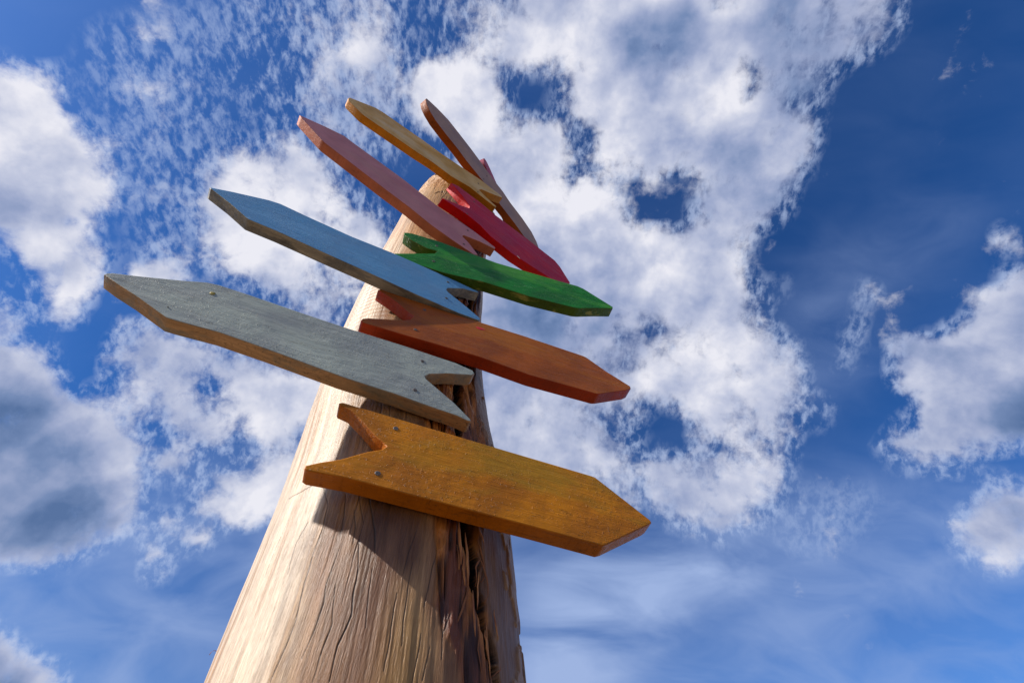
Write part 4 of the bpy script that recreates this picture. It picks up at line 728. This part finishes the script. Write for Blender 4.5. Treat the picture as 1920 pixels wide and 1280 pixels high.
# ------------------------------------------------------------------ the boards
def paint(name, face, side=None, face2=None, amt=0.25, rough=0.42, dent=0.5, wood=None, woodamt=0.0, streak=(14, 90), scratch=0.0, side_wood=0.0, tint=None):
    """brush-painted sawn timber; returns face and edge materials"""
    ms = []
    for kind in ('face', 'edge'):
        m, k, b = material(name + ('_paint' if kind == 'face' else '_edge'))
        tc = k.new('ShaderNodeTexCoord').outputs['Object']
        cbase = face if kind == 'face' else (side or face)
        c2 = face2 or tuple(x * 0.72 for x in cbase)
        if kind == 'edge':
            c2 = tuple(x * 0.72 for x in cbase)
        brush = k.noise(k.mapping(tc, (streak[0] * 0.4, streak[1] * 0.6, streak[1] * 0.6)), 1.0, 6, 0.62, 0.8)
        cloud = k.noise(tc, 7.0, 4, 0.55)
        fine = k.noise(k.mapping(tc, (16, 330, 330)), 1.0, 4, 0.6)
        c = k.mix(k.math('MULTIPLY', k.rng(cloud, 0.38, 0.62), 0.95), (*cbase, 1), (*c2, 1))
        if tint and kind == 'face':
            tn = k.noise(k.mapping(tc, (3.2, 7, 7), loc=(2, 9, 4)), 1.0, 6, 0.62, 0.6)
            c = k.mix(k.math('MULTIPLY', k.rng(tn, 0.50, 0.66), 0.6), c, (*tint, 1))
        if kind == 'edge':                       # saw marks across, grime along
            sw = k.noise(k.mapping(tc, (170, 14, 10)), 1.0, 3, 0.6, 0.4)
            c = k.mix(k.math('MULTIPLY', k.rng(sw, 0.52, 0.70), 0.35), c, k.mix(1.0, c, (0.55, 0.5, 0.46, 1), 'MULTIPLY'))
            gm_ = k.noise(k.mapping(tc, (14, 60, 60), loc=(8, 1, 3)), 1.0, 6, 0.7)
            c = k.mix(k.math('MULTIPLY', k.rng(gm_, 0.58, 0.68), 0.55), c, k.mix(1.0, c, (0.34, 0.28, 0.24, 1), 'MULTIPLY'))
        c = k.mix(k.math('MULTIPLY', k.rng(brush, 0.40, 0.70), amt), c, k.mix(1.0, c, (1.45, 1.4, 1.35, 1), 'MULTIPLY'))
        c = k.mix(k.math('MULTIPLY', k.rng(fine, 0.5, 0.75), amt * 0.8), c, k.mix(1.0, c, (0.6, 0.58, 0.55, 1), 'MULTIPLY'))
        wa = woodamt if kind == 'face' else side_wood
        if wood and wa:
            wg = k.noise(k.mapping(tc, (4, 45, 60)), 1.0, 6, 0.65, 1.5)
            wc = k.mix(k.rng(wg, 0.35, 0.65), (*wood, 1), (*[x * 0.62 for x in wood], 1))
            msk = k.rng(k.noise(k.mapping(tc, (7, 22, 22)), 1.0, 8, 0.7), 0.62 - wa * 0.5, 0.72 - wa * 0.5)
            c = k.mix(msk, c, wc)
        # worn specks where the paint has chipped
        chipn = k.noise(tc, 95, 3, 0.6)
        c = k.mix(k.math('MULTIPLY', k.rng(chipn, 0.72, 0.76), 0.55), c, (*[min(1, x * 1.5 + .12) for x in cbase], 1))
        darkn = k.noise(k.mapping(tc, (1, 1, 1), loc=(5, 2, 7)), 62, 3, 0.6)
        c = k.mix(k.math('MULTIPLY', k.rng(darkn, 0.70, 0.75), 0.6), c, k.mix(1.0, c, (0.35, 0.33, 0.3, 1), 'MULTIPLY'))
        if scratch and kind == 'face':
            sc = k.noise(k.mapping(tc, (9, 110, 60), (0.0, 0.0, 0.30)), 1.0, 3, 0.6, 1.2)
            sc2 = k.noise(k.mapping(tc, (11, 120, 60), (0.0, 0.0, -0.12), (3, 3, 3)), 1.0, 3, 0.6, 1.0)
            sm = k.math('MAXIMUM', k.rng(sc, 0.66, 0.71), k.rng(sc2, 0.67, 0.72))
            c = k.mix(k.math('MULTIPLY', sm, scratch), c, (*[min(1, x * 1.5 + 0.10) for x in cbase], 1))
        k.put(b.inputs['Base Color'], c)
        k.put(b.inputs['Roughness'], k.rng(brush, 0.3, 0.7, rough + 0.04, rough + 0.28))
        b.inputs['Specular IOR Level'].default_value = 0.2
        # brush ridges, saw marks, dimples
        bp = k.new('ShaderNodeBump'); bp.inputs['Strength'].default_value = 0.8; bp.inputs['Distance'].default_value = 0.0034
        dents = k.noise(tc, 30, 4, 0.6)
        patch = k.rng(k.noise(k.mapping(tc, (5, 9, 9), loc=(1, 4, 2)), 1.0, 3, 0.6), 0.42, 0.56)
        dimples = k.math('MULTIPLY', k.rng(k.noise(tc, 130, 3, 0.6), 0.60, 0.66), patch)
        cut = k.rng(k.noise(k.mapping(tc, (12, 90, 90)), 1.0, 3, 0.6, 1.5), 0.66, 0.72)
        hgt = k.math('ADD', k.math('MULTIPLY', brush, 0.7), k.math('MULTIPLY', k.math('MULTIPLY', dents, patch), 0.8 * dent))
        hgt = k.math('SUBTRACT', k.math('ADD', hgt, k.math('MULTIPLY', dimples, 0.7 * dent)), k.math('MULTIPLY', cut, 0.9 * dent))
        k.put(bp.inputs['Height'], k.math('ADD', hgt, k.math('MULTIPLY', fine, 0.35)))
        k.link(bp.outputs[0], b.inputs['Normal'])
        ms.append(m)
    return ms

WOOD = (0.44, 0.27, 0.15)
PAINT = {
 'ochre': paint('ochre', (0.45, 0.158, 0.002), (0.44, 0.130, 0.004), (0.29, 0.095, 0.003), 0.30, 0.30, 1.0, tint=(0.25, 0.155, 0.010)),
 'grey': paint('grey_green', (0.285, 0.315, 0.285), (0.27, 0.215, 0.165), (0.22, 0.24, 0.235), 0.38, 0.42, 1.0, WOOD, 0.0, (10, 80), side_wood=0.42, tint=(0.36, 0.40, 0.34)),
 'rust': paint('rust', (0.30, 0.070, 0.004), (0.34, 0.034, 0.004), (0.20, 0.046, 0.003), 0.28, 0.34, 0.4, tint=(0.34, 0.11, 0.008)),
 'blue': paint('sky_blue', (0.088, 0.26, 0.465), (0.15, 0.15, 0.155), (0.11, 0.25, 0.43), 0.32, 0.40, 0.35, (0.30, 0.28, 0.25), 0.0, side_wood=0.35, tint=(0.14, 0.32, 0.52)),
 'green': paint('green', (0.008, 0.165, 0.011), (0.05, 0.11, 0.006), (0.010, 0.10, 0.010), 0.5, 0.28, 0.7, (0.30, 0.32, 0.08), 0.0, (9, 70), 0.75, side_wood=0.12, tint=(0.07, 0.27, 0.02)),
 'pink': paint('pink', (0.52, 0.215, 0.225), (0.44, 0.13, 0.065), (0.42, 0.165, 0.18), 0.25, 0.42, 0.3, tint=(0.46, 0.22, 0.20)),  # edge is the same pink with warm ground bounce painted in
 'crimson': paint('crimson', (0.50, 0.000, 0.022), (0.60, 0.001, 0.002), (0.36, 0.001, 0.034), 0.25, 0.36, 0.35, tint=(0.40, 0.004, 0.060)),
 'cream': paint('cream', (0.62, 0.40, 0.16), (0.48, 0.19, 0.010), (0.48, 0.27, 0.07), 0.35, 0.42, 0.3, tint=(0.62, 0.50, 0.32)),
 'mauve': paint('mauve', (0.36, 0.225, 0.19), (0.30, 0.070, 0.008), (0.27, 0.18, 0.17), 0.35, 0.45, 0.3, tint=(0.33, 0.21, 0.16)),  # edge is bare wood with warm bounce light put into its colour
 'raspberry': paint('raspberry', (0.42, 0.08, 0.15), (0.30, 0.05, 0.09), (0.32, 0.06, 0.11), 0.25, 0.5, 0.3),
}
LABEL = {
 'ochre': "lowest arrow board, wide, ochre yellow, pointing right",
 'grey': "long grey-green arrow board with bare wood edge, pointing left above the ochre one",
 'rust': "rust brown arrow board pointing right with a small red paint dab",
 'blue': "sky blue arrow board with grey edge pointing left",
 'green': "green scratched arrow board pointing right",
 'pink': "pink arrow board pointing up left",
 'crimson': "crimson red arrow board pointing right behind the green one",
 'cream': "cream yellow arrow board near the top pointing left",
 'mauve': "mauve brown rounded board at the top crossing the others steeply",
 'raspberry': "raspberry board mostly hidden behind the mauve one at the top",
}
nm, k, b = material("screw_steel")
tc = k.new('ShaderNodeTexCoord').outputs['Object']
k.put(b.inputs['Base Color'], k.mix(k.rng(k.noise(tc, 600, 3, .6), .4, .6), (0.045, 0.025, 0.022, 1), (0.22, 0.20, 0.19, 1)))
b.inputs['Metallic'].default_value = 0.3; b.inputs['Roughness'].default_value = 0.55
rm, k, b = material("red_paint_dab"); b.inputs['Base Color'].default_value = (0.50, 0.008, 0.008, 1); b.inputs['Roughness'].default_value = 0.35
ym, k, b = material("resin_drop"); b.inputs['Base Color'].default_value = (0.30, 0.22, 0.02, 1); b.inputs['Roughness'].default_value = 0.3
pm, k, b = material("bare_chip"); b.inputs['Base Color'].default_value = (0.75, 0.62, 0.52, 1); b.inputs['Roughness'].default_value = 0.7

def nail_mesh():
    """round screw head with a chequered, rusted top"""
    bm = bmesh.new()
    S = 20
    rings = [(0.0055, -0.0015), (0.0060, 0.0006), (0.0052, 0.0014)]
    vr = []
    for rad_, h_ in rings:
        vr.append([bm.verts.new((rad_ * math.cos(2 * math.pi * i / S), rad_ * math.sin(2 * math.pi * i / S), h_)) for i in range(S)])
    for a_, b_ in zip(vr, vr[1:]):
        for i in range(S):
            bm.faces.new((a_[i], a_[(i + 1) % S], b_[(i + 1) % S], b_[i]))
    bm.faces.new(vr[-1])
    for ix in range(-2, 3):
        for iy in range(-2, 3):
            x, y = ix * 0.0019, iy * 0.0019
            if math.hypot(x, y) > 0.0046:
                continue
            res = bmesh.ops.create_cube(bm, size=1.0, matrix=Matrix.Translation((x, y, 0.0016)) @ Matrix.Diagonal((0.0012, 0.0012, 0.0010, 1)))
    me_ = bpy.data.meshes.new("screw")
    bm.to_mesh(me_); bm.free()
    me_.materials.append(nm)
    return me_
NAILME = nail_mesh()

def blob_mesh(name, a, b_, h_, mat, seed):
    rr = random.Random(seed)
    S = 16
    vs = [(0, 0, h_)]; fs = []
    for q, hh in ((0.6, 0.8), (1.0, 0.0)):
        for i in range(S):
            t = 2 * math.pi * i / S; w_ = q * rr.uniform(0.82, 1.12)
            vs.append((a * w_ * math.cos(t), b_ * w_ * math.sin(t), h_ * hh))
    for i in range(S):
        fs.append((0, 1 + i, 1 + (i + 1) % S)); fs.append((1 + i, 1 + S + i, 1 + S + (i + 1) % S, 1 + (i + 1) % S))
    me_ = bpy.data.meshes.new(name); me_.from_pydata(vs, [], fs); me_.materials.append(mat); me_.update()
    return me_

def build_board(key, d):
    c = Vector(d['c']) + Vector((0, 0, LIFT)) - RL
    e, h, nn = Vector(d['e']), Vector(d['h']), Vector(d['n'])
    T = d['T']
    bm = bmesh.new()
    P = d['poly']
    fv = [bm.verts.new((x, y, 0)) for x, y in P]
    bv = [bm.verts.new((x, y, -T)) for x, y in P]
    ccw = sum(P[i][0] * P[(i + 1) % len(P)][1] - P[(i + 1) % len(P)][0] * P[i][1] for i in range(len(P))) > 0
    ff = bm.faces.new(fv if ccw else fv[::-1])
    fb = bm.faces.new(bv[::-1] if ccw else bv)
    N_ = len(P)
    for i in range(N_):
        j = (i + 1) % N_
        q = (fv[j], fv[i], bv[i], bv[j]) if ccw else (fv[i], fv[j], bv[j], bv[i])
        bm.faces.new(q)
    bm.normal_update()
    rim = list(ff.edges) + list(fb.edges)
    bmesh.ops.bevel(bm, geom=rim, offset=0.0026, segments=3, profile=0.55, affect='EDGES', clamp_overlap=True)
    # soft irregular sanding of the outline
    rr = random.Random(sum(map(ord, key)))
    bm.normal_update()
    me_ = bpy.data.meshes.new("arrow_board")
    for f in bm.faces:
        f.material_index = 0 if abs(f.normal.z) > 0.93 else 1
        f.smooth = abs(f.normal.z) < 0.999
    # split the broad faces off so the shading stays flat on them
    bm.to_mesh(me_); bm.free()
    for m_ in PAINT[key]:
        me_.materials.append(m_)
    o = bpy.data.objects.new("arrow_board", me_)
    COL.objects.link(o)
    o.parent = root
    o.matrix_local = Matrix(((e.x, h.x, nn.x, c.x), (e.y, h.y, nn.y, c.y), (e.z, h.z, nn.z, c.z), (0, 0, 0, 1)))
    tag(o, label=LABEL[key])
    mod = o.modifiers.new("WeightedNormal", 'WEIGHTED_NORMAL'); mod.keep_sharp = True
    for i, (x, y) in enumerate(d['nails']):
        s_o = bpy.data.objects.new("screw", NAILME)
        COL.objects.link(s_o); s_o.parent = o
        big = 0.95 if i < 2 else 0.28
        s_o.matrix_local = Matrix.Translation((x, y, 0.0002)) @ Matrix.Rotation(rr.uniform(0, 1.5), 4, 'Z') @ Matrix.Diagonal((big, big, 0.6, 1))
    return o

BO = {}
for key, d in BOARDS.items():
    BO[key] = build_board(key, d)
# the raspberry board behind, facing right, round-ended
yaw = math.radians(65)
dd = dict(c=[-0.184, 0.798, 3.36], e=[math.cos(yaw), math.sin(yaw), 0], h=[0, 0, 1], n=[math.sin(yaw), -math.cos(yaw), 0], T=0.04, nails=[],
          poly=[(-0.088, 0.0), (-0.082, 0.03), (-0.068, 0.052), (-0.042, 0.069), (0.0, 0.077), (0.10, 0.079), (0.35, 0.076), (0.45, 0.0), (0.35, -0.072), (-0.03, -0.072), (-0.07, -0.045)])
BO['raspberry'] = build_board('raspberry', dd)

def dab(key, name, xy, me_, rot=0.0):
    o = bpy.data.objects.new(name, me_)
    COL.objects.link(o); o.parent = BO[key]
    o.matrix_local = Matrix.Translation((xy[0], xy[1], 0.0001)) @ Matrix.Rotation(rot, 4, 'Z')
    return o
dab('grey', "resin_drop", BOARDS['grey']['spots'][0], blob_mesh("resin_drop", 0.0065, 0.008, 0.002, ym, 3))
dab('rust', "paint_dab", BOARDS['rust']['spots'][0], blob_mesh("paint_dab", 0.015, 0.008, 0.0008, rm, 4), 0.1)
dab('crimson', "wood_chip", (BOARDS['crimson']['spots'][0][0], BOARDS['crimson']['spots'][0][1]), blob_mesh("wood_chip", 0.012, 0.004, 0.0015, pm, 5), -0.4)
